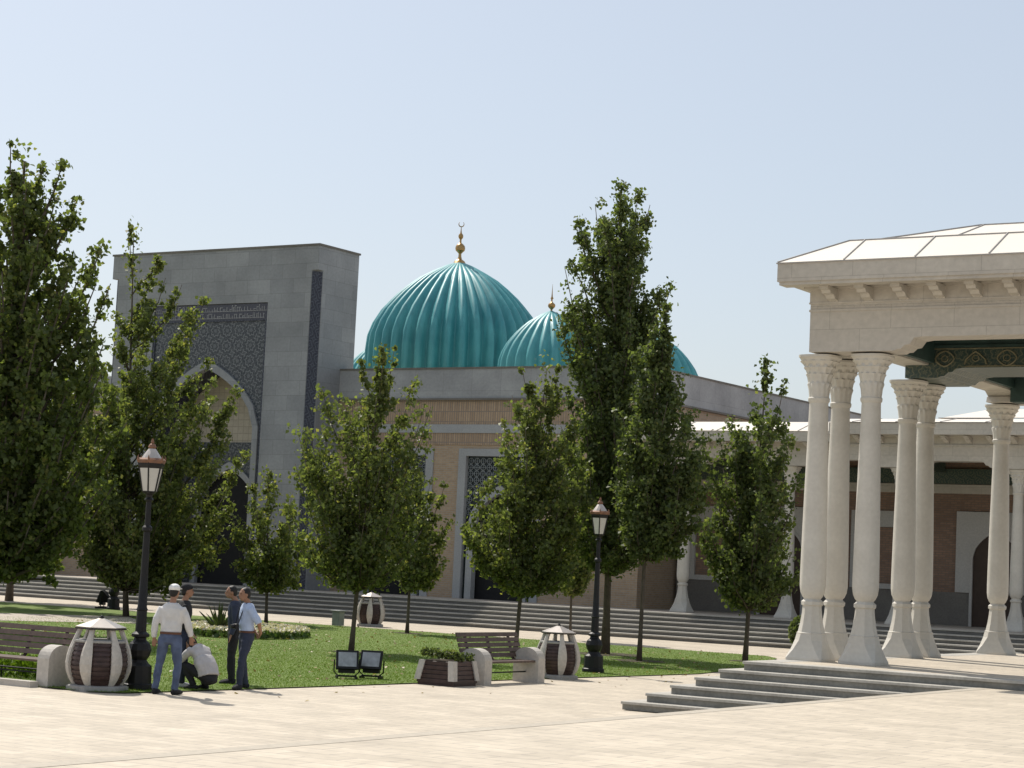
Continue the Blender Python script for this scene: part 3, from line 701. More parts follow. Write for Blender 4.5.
# ------------------------------------------------------------------ street lamps
def tuned(seg, prof, mb, c=(0, 0, 0), rot=0): return mb.lathe(prof, seg, c, rot)
def make_lamp(loc, label):
    L = thing('street_lamp', (0, 0, 0), label, 'street lamp', 'black street lamps on the lawn', world=False)
    b = MB(); b.lathe([(.26, 0), (.26, .10), (.23, .12), (.22, .40), (.16, .45), (.13, .50), (.17, .56), (.20, .66), (.17, .76), (.11, .82), (.10, .86), (.15, .88), (.15, .92), (.10, .96)], 12)
    b.build('base', M['black'], L)
    p = MB(); p.lathe([(.095, .95), (.085, 1.3), (.10, 1.32), (.08, 1.36), (.065, 1.9), (.055, 2.6), (.085, 2.63), (.085, 2.68), (.05, 2.72), (.045, 3.1), (.08, 3.14), (.05, 3.18), (.06, 3.22), (.11, 3.26)], 12)
    p.build('pole', M['black'], L, smooth='auto')
    ln = MB(); z0_, z1_ = 3.28, 3.68
    ln.lathe([(.10, 3.24), (.13, 3.28), (.10, 3.29)], 6); ln.lathe([(.20, 3.66), (.225, 3.70), (.235, 3.75), (.2, 3.76)], 6)
    for i in range(6):
        a = 2*pi*i/6; ln.tube([(.125*cos(a), .125*sin(a), z0_), (.205*cos(a), .205*sin(a), z1_)], .014, 5)
    lo = ln.build('lantern_frame', M['black'], L)
    for i in range(6):
        a, a2 = 2*pi*i/6+.06, 2*pi*(i+1)/6-.06
        g = MB(); c_ = .93
        v0 = [Vector((.12*cos(a), .12*sin(a), z0_)), Vector((.12*cos(a2), .12*sin(a2), z0_)), Vector((.198*cos(a2), .198*sin(a2), z1_)), Vector((.198*cos(a), .198*sin(a), z1_))]
        v1 = [Vector((p_.x*c_, p_.y*c_, p_.z)) for p_ in v0]
        g.add(v0+v1, [(0, 1, 2, 3), (7, 6, 5, 4), (0, 4, 5, 1), (1, 5, 6, 2), (2, 6, 7, 3), (3, 7, 4, 0)]); g.build('pane', M['lampglass'], lo)
    cr = MB(); cr.lathe([(.23, 3.745), (.245, 3.80), (.215, 3.83), (.2, 3.79), (.18, 3.75)], 12, mod=lambda a, z, r: 1+(.05*cos(6*a) if z > 3.78 else 0))
    for i in range(6):
        a = 2*pi*i/6; cr.tube([(.225*cos(a), .225*sin(a), 3.78), (.24*cos(a), .24*sin(a), 3.84), (.225*cos(a), .225*sin(a), 3.88)], [.02, .015, .004], 5)
    cr.build('crown_rim', M['copper'], L)
    tr = MB(); tr.lathe([(.2, 3.79), (.14, 3.88), (.09, 3.95), (.06, 3.99)], 12); tr.build('lantern_roof', M['tin'], L)
    fn = MB(); fn.lathe([(.045, 3.98), (.07, 4.02), (.05, 4.06), (.02, 4.08), (.03, 4.1), (.012, 4.16)], 8); fn.build('finial', M['copper'], L)
    L.location = loc; return L
lp = gd(137, 690)
lamp = make_lamp((lp.x, lp.y, 0), 'black street lamp with copper crowned lantern beside the standing man in the white cap')
def place(o, loc, label, rz=0):
    c = copy_tree(o); c.location = loc; c.rotation_euler = (0, 0, rz); c['label'] = label; return c
lp2 = gd(593, 673)
l2 = place(lamp, (lp2.x, lp2.y, 0), 'black street lamp with dark red lantern crown right of the litter bin'); l2.scale = (.97, .97, .955)
l3 = place(lamp, (gd(113, 610).x, gd(113, 610).y, 0), 'distant street lamp half hidden in foliage with a floodlight beside its base')

# ------------------------------------------------------------------ litter bins
def make_bin(label):
    B = thing('litter_bin', (0, 0, 0), label, 'litter bin', 'barrel litter bins on the lawn edge', world=False)
    p = MB(); p.lathe([(.50, 0), (.50, .075), (.47, .09), (.40, .10)], 6, rot=pi/6); p.build('plinth', M['concretegrey'], B)
    prof = [(.36, .10), (.42, .25), (.452, .42), (.44, .58), (.41, .72), (.385, .80)]
    q = MB()
    q.lathe(prof+[(.34, .80), (.30, .5), (.28, .15)], 24)
    for k in range(9):
        z = .13+.076*k
        r_ = np.interp(z, [a[1] for a in prof], [a[0] for a in prof]); r2 = np.interp(z+.055, [a[1] for a in prof], [a[0] for a in prof])
        q.lathe([(r_-.01, z), (r_+.018, z+.006), (r2+.018, z+.05), (r2-.01, z+.056)], 24)
    q.build('slatted_barrel', M['slat'], B)
    rm = MB(); rm.lathe([(.40, .79), (.415, .80), (.415, .83), (.36, .845), (.30, .84), (.3, .80)], 24); rm.build('rim', M['concretegrey'], B)
    for i in range(6):
        a = 2*pi*i/6+pi/6
        zs = [.09, .2, .32, .45, .58, .70, .82, .93, 1.02]; rr_ = [.37, .44, .485, .50, .485, .455, .41, .365, .33]; ww = [.05, .075, .095, .105, .10, .085, .06, .045, .045]
        rb = MB(); rs = []
        for z, r_, w_ in zip(zs, rr_, ww):
            ca, sa = cos(a), sin(a); row = []
            for dr_, dw in ((.0, -1), (.028, -.55), (.035, 0), (.028, .55), (.0, 1), (-.05, .8), (-.05, -.8)):
                row.append(((r_+dr_)*ca-dw*w_*sa, (r_+dr_)*sa+dw*w_*ca, z))
            rs.append(row)
        rb.rings(rs); rb.build('rib', M['concrete'], B)
    rf_ = MB(); rf_.lathe([(.40, 1.03), (.41, 1.05), (.05, 1.19), (.03, 1.19)], 6, rot=pi/6); ro_ = rf_.build('roof', M['tin'], B)
    ed = MB(); ed.lathe([(.37, 1.01), (.415, 1.01), (.42, 1.03), (.40, 1.032)], 6, rot=pi/6); ed.build('roof_edge', M['black'], ro_)
    kn = MB(); kn.lathe([(.035, 1.18), (.04, 1.21), (.02, 1.235), (.004, 1.24)], 8); kn.build('knob', M['black'], ro_)
    return B
bn = make_bin('cream ribbed litter bin with maroon slats between the left bench and the lamp post')
p = gd(97, 690.5); bn.location = (p.x, p.y, 0); bn.rotation_euler = (0, 0, .33); bn.scale = (1.0, 1.0, .98)
p = gd(556, 679); b2 = place(bn, (p.x-.1, p.y+.2, 0), 'cream ribbed litter bin with maroon slats to the right of the right bench', .75); b2.scale = (.93, .93, .93)
p = gd(370, 626.5); b3 = place(bn, (p.x, p.y, 0), 'small distant litter bin at the far lawn edge in front of the long stairs', .55)

# ------------------------------------------------------------------ benches
def make_bench(label):
    B = thing('bench', (0, 0, 0), label, 'bench', 'slatted benches with concrete ends', world=False)
    for sx in (-1, 1):
        e = MB(); prof = [(-.31, 0), (.29, 0), (.29, .48)]+[(.29*cos(a_)-.01 if a_ > .01 else .28, .48+.22*sin(a_)) for a_ in [pi*i/12 for i in range(1, 12)]]+[(-.31, .48)]
        x0 = sx*1.0-.13
        e.extx(prof, x0, x0+.26); o = e.build('end_slab', M['concrete'], B)
    for k in range(4):
        e = MB(); e.bbox(-.865, .865, -.24+.125*k, -.24+.125*k+.1, .41, .45, .006); e.build('seat_slat', M['woodslat'], B)
    for k in range(5):
        z = .50+.10*k; y = .22+.035*k
        e = MB(); e.add([(x, yy, zz) for x in (-1.12, 1.12) for yy, zz in ((y, z), (y+.04, z-.006), (y+.07, z+.075), (y+.03, z+.081))],
                        [(0, 1, 2, 3), (7, 6, 5, 4), (0, 4, 5, 1), (1, 5, 6, 2), (2, 6, 7, 3), (3, 7, 4, 0)]); e.build('back_slat', M['woodslat'], B)
    for sx in (-.8, .8, 0):
        e = MB(); e.tube([(sx, .22, .44), (sx, .27, .48), (sx, .43, .97)], [(.03, .03)]*3, 4); e.build('back_support', M['slat'], B)
    e = MB(); e.box(-.865, .865, -.02, .01, .2, .225); e.build('tie_rail', M['black'], B)
    return B
be = make_bench('brown slatted bench with pale arched concrete ends between the planter and the litter bin')
be.location = (-21.38, 34.08, 0); be.rotation_euler = (0, 0, pi/2)
bb = place(be, (-24.88, 24.3, 0), 'brown slatted bench cut by the left edge of the photo, beside the first litter bin', 0); bb.scale = (1, 1, .98)

# ------------------------------------------------------------------ planter
pl = thing('planter', (-21.5, 32.3, 0), 'square maroon slatted planter with cream corners and low green plants beside the bench', 'planter')
q = MB(); hw = .42
for k in range(5):
    z = .05+.083*k; s_ = hw-.012*k
    q.bbox(-21.5-s_, -21.5+s_, 32.3-s_, 32.3+s_, z, z+.074, .006)
q.box(-21.9, -21.1, 31.9, 32.7, 0, .05); q.build('slatted_box', M['slat'], pl)
for sx in (-1, 1):
    for sy in (-1, 1):
        e = MB(); rs = []
        for z, o_ in ((.1, .455), (.47, .395)):
            cx, cy = -21.5+sx*o_, 32.3+sy*o_; w_ = .13
            pts = [(cx, cy), (cx-sx*w_, cy), (cx-sx*w_, cy-sy*.03), (cx-sx*.03, cy-sy*.03), (cx-sx*.03, cy-sy*w_), (cx, cy-sy*w_)]
            if sx*sy < 0: pts = pts[::-1]
            rs.append([(a, b_, z) for a, b_ in pts])
        e.rings(rs); e.build('corner_post', M['concrete'], pl)
e = MB(); e.box(-21.85, -21.15, 31.95, 32.65, .4, .47); e.build('soil', M['soil'], pl)

def leaf_quads(C, size, rngl, up=.55, fold=False):
    n = len(C); nrm = rngl.normal(size=(n, 3)); nrm[:, 2] = nrm[:, 2]*.8+up; nrm /= np.linalg.norm(nrm, axis=1)[:, None]
    t_ = rngl.normal(size=(n, 3)); t_[:, 2] -= .3; a = t_-nrm*(t_*nrm).sum(1)[:, None]; a /= np.linalg.norm(a, axis=1)[:, None]+1e-9
    b_ = np.cross(nrm, a); s_ = (size*rngl.uniform(.65, 1.25, n))[:, None]
    P = np.stack([C-a*s_*.5, C+b_*s_*.46-a*s_*.12, C+a*s_*.18+b_*s_*.28, C+a*s_*.62, C+a*s_*.18-b_*s_*.28, C-b_*s_*.46-a*s_*.12], 1)
    # little fold along the midrib
    P[:, 1:3] += nrm[:, None]*s_[:, None]*.12; P[:, 4:6] += nrm[:, None]*s_[:, None]*.12
    return P.reshape(-1, 3)
rl = np.random.default_rng(3)
for k in range(9):
    c_ = np.array([-.27+.27*(k % 3)+rl.uniform(-.06, .06), -.27+.27*(k//3)+rl.uniform(-.06, .06), .52+rl.uniform(0, .12)])
    raw_mesh('plant', leaf_quads(c_+np.clip(rl.normal(size=(80, 3)), -1.5, 1.5)*[.05, .05, .045], .07, rl), 6, M['leafdark'], pl)

# ------------------------------------------------------------------ floodlights
def make_flood(label):
    Fl = thing('floodlight', (0, 0, 0), label, 'floodlight', 'black floodlights on the lawn', world=False)
    b = MB(); tilt = radians(20)
    hs = [sqoctxz for sqoctxz in ()]
    R_ = Matrix.Translation((0, 0, .32)) @ Matrix.Rotation(-tilt, 4, 'X')
    rs = []
    for y, w_, h_ in ((-.09, .215, .175), (-.06, .22, .18), (.02, .20, .165), (.12, .13, .10), (.17, .11, .08)):
        rs.append([(-w_, y, -h_), (w_, y, -h_), (w_, y, h_), (-w_, y, h_)])
    b.rings(rs)
    for k in range(5): b.box(-.1+.045*k, -.085+.045*k, .1, .2, -.09, .09)
    b.xf(R_); h = b.build('housing', M['black'], Fl)
    g = MB(); g.box(-.175, .175, -.098, -.092, -.135, .135); g.xf(R_); g.build('glass', M['reflector'], h)
    y = MB(); y.tube([(-.24, 0, .34), (-.24, 0, .12), (-.16, 0, .05), (.16, 0, .05), (.24, 0, .12), (.24, 0, .34)], .014, 5)
    y.box(-.16, .16, -.06, .06, .10, .17); y.box(-.2, -.17, -.16, .16, 0, .05); y.box(.17, .2, -.16, .16, 0, .05); y.box(-.19, .19, -.03, .03, .03, .06); y.build('yoke', M['black'], Fl)
    return Fl
p = gd(346, 679.5); fl = make_flood('black floodlight with grey glass, left one of the pair on the lawn'); fl.location = (p.x, p.y, .02); fl.rotation_euler = (0, 0, radians(42)); fl.scale = (1, 1, 1.05)
p = gd(371, 679.5); place(fl, (p.x, p.y, .02), 'black floodlight with grey glass, right one of the pair on the lawn', radians(22))
p = gd(102, 609); f3 = place(fl, (p.x, p.y, .02), 'far black floodlight standing by the distant lamp, turned away', radians(-60)); f3.scale = (1.35, 1.3, 1.3)

bx = thing('utility_box', (-40.64, 54.3, .02), 'small grey steel utility box at the far lawn edge left of the distant bin', 'utility box')
q = MB(); q.bbox(-40.78, -40.48, 54.15, 54.45, .05, .52, .01); q.build('cabinet', M['greybox'], bx)
q = MB(); q.bbox(-40.83, -40.43, 54.1, 54.5, .52, .56, .01); q.build('lid', M['greybox'], bx)
q = MB(); q.box(-40.75, -40.51, 54.143, 54.149, .09, .48); q.build('door', M['greybox'], bx)

# ------------------------------------------------------------------ flower bed with a spiky plant
fb = thing('flower_bed', (-35.4, 43.3, 0), 'bed of low white flowers in the lawn behind the standing men', 'flower bed')
n = 5200; u = rl.uniform(-1, 1, n); vv = rl.uniform(-1, 1, n); kq = (u*u+vv*vv) < 1; u = u[kq]; vv = vv[kq]; n = len(u)
ax = Vector((.846, .533, 0)); ay = Vector((-.533, .846, 0)); fc = gd(243, 635.5)
bxy = np.stack([fc.x+ax.x*u*1.85+ay.x*vv*2.9, fc.y+ax.y*u*1.85+ay.y*vv*2.9, .05+.16*rl.random(n)], 1)
bxy[:, 2] += .05*np.sqrt(np.clip(1-u*u-vv*vv, 0, 1))
o_ = Vector((-35.4, 43.3, 0))
raw_mesh('foliage', leaf_quads(bxy-np.array(o_), .13, rl), 6, M['bedleaf'], fb)
fz_ = bxy[:3900].copy(); fz_[:, 2] = .22+.06*rl.random(len(fz_))
o = raw_mesh('blossoms', leaf_quads(fz_-np.array(o_), .095, rl, 1.0), 6, M['petal'], fb); o['kind'] = 'stuff'
yp = gd(219, 636); yu = thing('yucca', (yp.x, yp.y, 0), 'spiky dark green yucca standing in the white flower bed', 'plant')
lv = MB()
for k in range(46):
    a = rl.uniform(0, 2*pi); el = radians(rl.uniform(35, 88)); L = rl.uniform(.55, .95); dr_ = rl.uniform(.0, .2)
    pts = [Vector((yp.x+cos(a)*cos(el)*L*t_, yp.y+sin(a)*cos(el)*L*t_, .1+sin(el)*L*t_-dr_*t_*t_)) for t_ in (0, .35, .7, 1)]
    lv.tube(pts, [(.03, .008), (.035, .008), (.022, .006), (.003, .002)], 4)
lv.build('leaves', M['leafdark'], yu)
q = MB(); q.lathe([(.09, 0), (.07, .2), (.03, .3)], 8, (yp.x, yp.y, 0)); q.build('stem', M['bark'], yu)

# leafy ground plants under the left bench
n = 2600
hx = np.stack([rl.uniform(-27.5, -23.9, n), rl.uniform(25.0, 26.3, n), .03+.30*rl.random(n)**.8], 1)
hd = raw_mesh('low_hedge', leaf_quads(hx, .09, rl), 6, M['grassblade']); tag(hd, 'low bright green leafy border growing behind the left bench', 'hedge')
hr = thing('wire_rail', (-25.5, 24.75, 0), 'thin black rail along the green border behind the left bench', 'railing')
q = MB(); q.tube([(-28, 24.75, .22), (-23.95, 24.75, .22)], .014, 6); q.build('rail', M['black'], hr)
for x in (-27.2, -25.6, -24.1):
    q = MB(); q.tube([(x, 24.75, 0), (x, 24.75, .22)], .012, 6); q.build('post', M['black'], hr)
# round shrub beside the platform
sp = gd(801, 650); n = 2200; d3 = rl.normal(size=(n, 3)); d3 /= np.linalg.norm(d3, axis=1)[:, None]; d3 *= (rl.uniform(.5, 1, n)**.5)[:, None]
sc = d3*np.array([.42, .42, .55])+np.array([0, 0, .58])
sb_ = raw_mesh('shrub', leaf_quads(sc, .1, rl), 6, M['leafdark'], None, Vector((sp.x, sp.y, 0))); tag(sb_, 'small dark rounded shrub just left of the corner columns of the pavilion', 'shrub')

# ------------------------------------------------------------------ trees
def tree(name, bx, by, outline, label, rt=.08, nl=9000, limbs=46, leaf=.17, mat='leaf', seed=1, lean=0, spikes=(), group='young trees on the lawn', airy=1.75):
    R = np.random.default_rng(seed)
    base = gd(bx, by) if not isinstance(bx, tuple) else Vector(bx)
    D = hypot(base.x, base.y)
    fwd = np.array([base.x/D, base.y/D, 0]); lat = np.array([fwd[1], -fwd[0], 0])
    def lz(x, y):                          # photo point -> lateral offset and height in the tree's own plane
        d = ray(x, y); t_ = D/(d.x*fwd[0]+d.y*fwd[1]); p_ = CAM+d*t_
        return (p_.x-base.x)*lat[0]+(p_.y-base.y)*lat[1], p_.z
    zz, ll, rr_ = [], [], []
    for y, xl, xr in outline:
        l, z = lz(xl, y); r_, z2 = lz(xr, y); zz.append((z+z2)/2); ll.append(l); rr_.append(r_)
    zz = np.array(zz)[::-1]; ll = np.array(ll)[::-1]; rr_ = np.array(rr_)[::-1]
    ztop = zz[-1]; zbot = zz[0]
    topx = (ll[-1]+rr_[-1])/2
    cen = lambda z: np.interp(z, [0, zbot, ztop], [0, 0.15*topx, topx])     # trunk path follows to the leader
    segs = []                              # wood
    tr_pts = [(cen(z)*lat[0], cen(z)*lat[1], z) for z in np.linspace(0, ztop*.97, 12)]
    tm = MB(); tm.tube([Vector(p_)+Vector((base.x, base.y, 0)) for p_ in tr_pts], [rt*1.35]+[rt*max(.1, 1-.92*(k/11))**.8 for k in range(1, 12)], 8)
    C = []
    def limb(z_tip, phi, f_, spike=0.0):
        cl = cen(z_tip); L_, R_ = np.interp(z_tip, zz, ll), np.interp(z_tip, zz, rr_)
        mid, half = (L_+R_)/2, (R_-L_)/2
        depth = min(half, 2.4)
        tipl = mid+half*cos(phi)*f_; tipd = depth*sin(phi)*f_
        tip = np.array([tipl*lat[0]+tipd*fwd[0], tipl*lat[1]+tipd*fwd[1], z_tip])
        reach = hypot(tipl-cl, tipd)
        z0 = max(zbot*.88+.1, z_tip-.5-reach*R.uniform(1.0, 1.9)); z0 = min(z0, z_tip-.1)
        st_ = np.array([cen(z0)*lat[0], cen(z0)*lat[1], z0])
        ctrl = st_+(tip-st_)*np.array([.62, .62, .35])
        ts = np.linspace(0, 1, 9)[:, None]
        pts = (1-ts)**2*st_+2*ts*(1-ts)*ctrl+ts**2*tip
        if spike: pts[-2:] += np.array([0, 0, spike])*np.array([[.4], [1]])
        pts[1:-1] += R.normal(size=(7, 3))*.04
        return pts
    limbs = int(limbs*.85); nl = int(nl*airy)
    H = ztop-zbot; LM = []
    zg = np.linspace(zbot, ztop, 60); cdf = np.cumsum(np.clip(np.interp(zg, zz, (rr_-ll)/2), .03, None)**1.05); cdf = (cdf-cdf[0])/(cdf[-1]-cdf[0])
    for k in range(limbs):
        u_ = (k+R.random())/limbs; z_tip = float(np.interp(u_, cdf, zg))
        LM.append(limb(z_tip, k*2.399963+R.uniform(-.4, .4), R.uniform(.70, 1.12), R.uniform(-.15, .4)))
    for k in range(int(limbs*.7)):         # inner fill
        u_ = R.random(); LM.append(limb(float(np.interp(u_, cdf, zg)), R.uniform(0, 2*pi), R.uniform(.3, .8)))
    for (sx_, sy_) in spikes:              # named protruding branches read off the photo
        l, z = lz(sx_, sy_); tip = np.array([l*lat[0], l*lat[1], z])+fwd*R.uniform(-.4, .4)
        z0 = max(zbot, z-1.0-abs(l)*1.2); st_ = np.array([cen(z0)*lat[0], cen(z0)*lat[1], z0]); ctrl = st_+(tip-st_)*np.array([.75, .75, .35]); ts = np.linspace(0, 1, 9)[:, None]
        LM.append((1-ts)**2*st_+2*ts*(1-ts)*ctrl+ts**2*tip)
    lens = np.array([np.linalg.norm(np.diff(p_, axis=0), axis=1).sum()+.25 for p_ in LM])
    per = nl*lens/lens.sum()
    for p_, k, ln_ in zip(LM, per, lens):
        tm.tube([Vector(q_)+Vector((base.x, base.y, 0)) for q_ in p_[::2]], [rt*.32*(1-.85*i/4)*min(1, ln_/2.5)+.004 for i in range(5)], 5)
        k = int(k*R.uniform(.75, 1.25))
        # twigs leave the limb, leaves gather in tufts along the twigs
        ntw = max(4, int(ln_*5.5)); tt = R.uniform(.18, 1.0, ntw); idx = tt*8; i0 = np.minimum(idx.astype(int), 7); fr_ = (idx-i0)[:, None]
        org_ = p_[i0]*(1-fr_)+p_[i0+1]*fr_
        dirs = R.normal(size=(ntw, 3)); dirs[:, 2] = np.abs(dirs[:, 2])*.9+.35; dirs /= np.linalg.norm(dirs, axis=1)[:, None]
        zt_ = p_[-1][2]; hw_ = (np.interp(zt_, zz, rr_)-np.interp(zt_, zz, ll))/2
        tl = R.uniform(.12, .58, ntw)*(1.15-.55*tt)*min(1.0, .25+hw_/1.1)
        kk = R.integers(0, ntw, k); s_ = R.random(k)**.7
        c_ = org_[kk]+dirs[kk]*(tl[kk]*s_)[:, None]+R.normal(size=(k, 3))*.085*min(1.0, .3+hw_/1.0)
        C.append(c_)
    # leader shoot
    zl = np.linspace(ztop-min(2.4, H*.25), ztop, 130); lw = np.interp(zl, zz, (rr_-ll)/2)
    C.append(np.stack([cen(zl)*lat[0], cen(zl)*lat[1], zl], 1)+R.normal(size=(130, 3))*np.minimum(.15, lw+.05)[:, None])
    C = np.concatenate(C)
    T = thing(name, (base.x, base.y, 0), label, 'tree', group)
    tm.build('trunk', M['bark'], T, smooth=True)
    raw_mesh('crown', leaf_quads(C, leaf*.68, R, .3), 6, M[mat], T)
    return T

tree('plane_tree', -14, 632, [(147, 14, 38), (160, 4, 48), (190, -10, 62), (225, -22, 74), (260, -34, 90), (300, -50, 104), (340, -65, 114), (400, -78, 120), (460, -85, 116), (520, -80, 108), (555, -66, 92), (578, -45, 60)],
     'tall broad dense tree at the left edge of the photo', .2, 36000, 120, .20, 'leafbig', 11, spikes=[(103, 243), (110, 285), (10, 170), (78, 195), (62, 165)])
tree('maple_tree', 126, 617, [(222, 130, 138), (242, 138, 152), (262, 146, 166), (282, 150, 182), (300, 146, 188), (318, 122, 194), (345, 102, 202), (390, 54, 214), (425, 42, 236), (460, 38, 238), (500, 50, 232), (545, 62, 228), (575, 85, 212), (592, 105, 185)],
     'spreading tree with a thin leaning leader rising past the portal wall behind the left lamp', .085, 30000, 95, .19, 'leaf', 12, spikes=[(130, 222), (238, 392), (225, 410), (182, 285), (120, 318), (62, 402), (235, 500), (205, 300)])
tree('small_maple', 266, 624, [(472, 262, 274), (486, 246, 288), (512, 230, 304), (545, 225, 312), (572, 230, 310), (592, 248, 292)],
     'small round young tree between the standing man and the portal', .055, 6500, 30, .17, 'leaf', 13, airy=1.3)
tree('maple_tree', 351, 653, [(346, 383, 387), (370, 374, 392), (398, 346, 408), (430, 304, 426), (460, 290, 430), (500, 283, 428), (540, 281, 424), (568, 292, 412), (588, 315, 385)],
     'leafy tree behind the pair of floodlights, in front of the portal corner', .062, 17000, 56, .145, 'leaf', 14, airy=1.3, spikes=[(384, 345), (430, 408), (412, 385), (302, 430), (322, 388), (362, 362), (395, 345)])
tree('small_maple', 407, 634, [(470, 408, 424), (495, 394, 440), (525, 388, 450), (555, 388, 450), (578, 396, 440), (590, 405, 425)],
     'small tree with a slender trunk left of the bench, in front of the brick wall', .055, 5500, 28, .17, 'leaf', 15, airy=1.3, spikes=[(446, 480)])
tree('maple_tree', 515, 655, [(360, 546, 550), (385, 532, 558), (412, 512, 570), (445, 496, 584), (480, 482, 588), (512, 468, 592), (545, 467, 590), (572, 478, 585), (592, 495, 568)],
     'leafy tree rising directly behind the right bench', .058, 17000, 52, .15, 'leaf', 16, airy=1.3, spikes=[(522, 368), (558, 366), (512, 395), (470, 548), (466, 530), (590, 470)])
tree('tall_maple', 605, 655, [(190, 600, 645), (205, 586, 648), (225, 578, 650), (260, 576, 651), (285, 566, 664), (320, 562, 662), (350, 566, 650), (390, 568, 648), (430, 562, 650), (470, 556, 652), (510, 556, 655), (545, 566, 648), (568, 580, 630)],
     'tallest narrow dark green tree, standing behind the right lamp', .11, 32000, 95, .15, 'leafdark', 17, airy=1.6, spikes=[(578, 222), (650, 205), (560, 318), (670, 290)])
tree('maple_tree', 639, 662, [(312, 656, 668), (335, 640, 674), (370, 628, 680), (400, 622, 690), (450, 618, 702), (490, 618, 706), (525, 620, 702), (552, 632, 684)],
     'dark tree on a thin straight trunk, just right of the tallest tree', .06, 15000, 50, .15, 'leafdark', 18, spikes=[(668, 305), (704, 440)])
tree('maple_tree', 745, 662, [(360, 765, 769), (385, 760, 776), (410, 742, 784), (440, 722, 792), (470, 712, 794), (505, 704, 800), (540, 698, 804), (572, 698, 804), (592, 716, 792), (608, 736, 764)],
     'bushy tree with low branches standing left of the pavilion columns', .07, 15000, 50, .16, 'leafdark', 19, airy=1.3, spikes=[(784, 384), (766, 360), (720, 440), (702, 440), (700, 530), (800, 480)])
for q_, (tx, ty, lb) in enumerate(((-58.6, 56.8, 'broad tree at the far left showing only behind the tall edge tree'), (-53.4, 50.6, 'second broad tree hidden behind the tall edge tree at the left'))):
    tb = Vector((tx, ty, 0)); dd_ = hypot(tx, ty); rt_ = Vector((ty/dd_, -tx/dd_, 0))
    def px(l, z):
        d = tb+rt_*l+Vector((0, 0, z))-CAM; return 512+F_PX*d.dot(RT)/d.dot(FW), 384-F_PX*d.dot(UP)/d.dot(FW)
    ol = []
    for z, w_ in ((10.2, .5), (9.2, 1.8), (7.6, 3.0), (5.6, 3.6), (3.8, 3.4), (2.6, 2.2)):
        a_, b_ = px(-w_, z), px(w_, z); ol.append(((a_[1]+b_[1])/2, a_[0], b_[0]))
    tree('plane_tree', (tx, ty, 0), 0, ol, lb, .13, 11000, 55, .30, 'leafbig', 31+q_)
tree('small_maple', 570, 640, [(440, 566, 582), (470, 556, 600), (510, 550, 606), (550, 550, 602), (578, 556, 592), (592, 564, 582)],
     'slim sapling almost hidden between the bench tree and the tallest tree', .045, 6000, 28, .17, 'leaf', 20)

rs3 = np.random.default_rng(9)
for px_, py_, r_ in ((605, 655, 1.0), (639, 662, .7), (515, 655, .5), (351, 653, .5), (745, 662, .45), (407, 634, .5), (266, 624, .5), (126, 617, .7)):
    c_ = gd(px_, py_); k_ = 18; rr3 = r_*rs3.uniform(.75, 1.2, k_)
    struct(sheet([(c_.x+rr3[i]*cos(2*pi*i/k_), c_.y+rr3[i]*sin(2*pi*i/k_)) for i in range(k_)], .028), 'soil', M['soil'], 'bare soil round a tree trunk in the lawn')
n = 1500; lx_ = rs3.uniform(-44, -19.5, n); ly_ = rs3.uniform(24, 55, n); inn = in_poly(lx_, ly_, LAWN)
lz_ = np.where(inn, .045, .006); kp = inn | (rs3.random(n) < .35); P_ = np.stack([lx_, ly_, lz_], 1)[kp]
fl_ = raw_mesh('fallen_leaves', leaf_quads(P_, .07, rs3, 3.0), 6, M['dryleaf']); tag(fl_, 'scattered dry leaves lying on the lawn and its edge', 'leaves', None, 'stuff')

# ------------------------------------------------------------------ people
def remesh(mb, voxel=.014, smooth=2, fold=0.0, fs=5.0, seed=0):
    me = bpy.data.meshes.new('tmp'); me.from_pydata(mb.v, [], mb.f); me.update()
    o = bpy.data.objects.new('tmp', me); COL.objects.link(o)
    md = o.modifiers.new('r', 'REMESH'); md.mode = 'VOXEL'; md.voxel_size = voxel
    sm = o.modifiers.new('s', 'SMOOTH'); sm.factor = .5; sm.iterations = smooth
    dg = bpy.context.evaluated_depsgraph_get(); ev = o.evaluated_get(dg)
    out = bpy.data.meshes.new_from_object(ev); bpy.data.objects.remove(o)
    if fold:
        for v_, nn in [(v_, v_.normal.copy()) for v_ in out.vertices]:
            v_.co += nn*fold*(noise.noise(Vector((v_.co.x*fs, v_.co.y*fs+seed, v_.co.z*fs*1.6)))+.4*noise.noise(v_.co*fs*3))
    return out
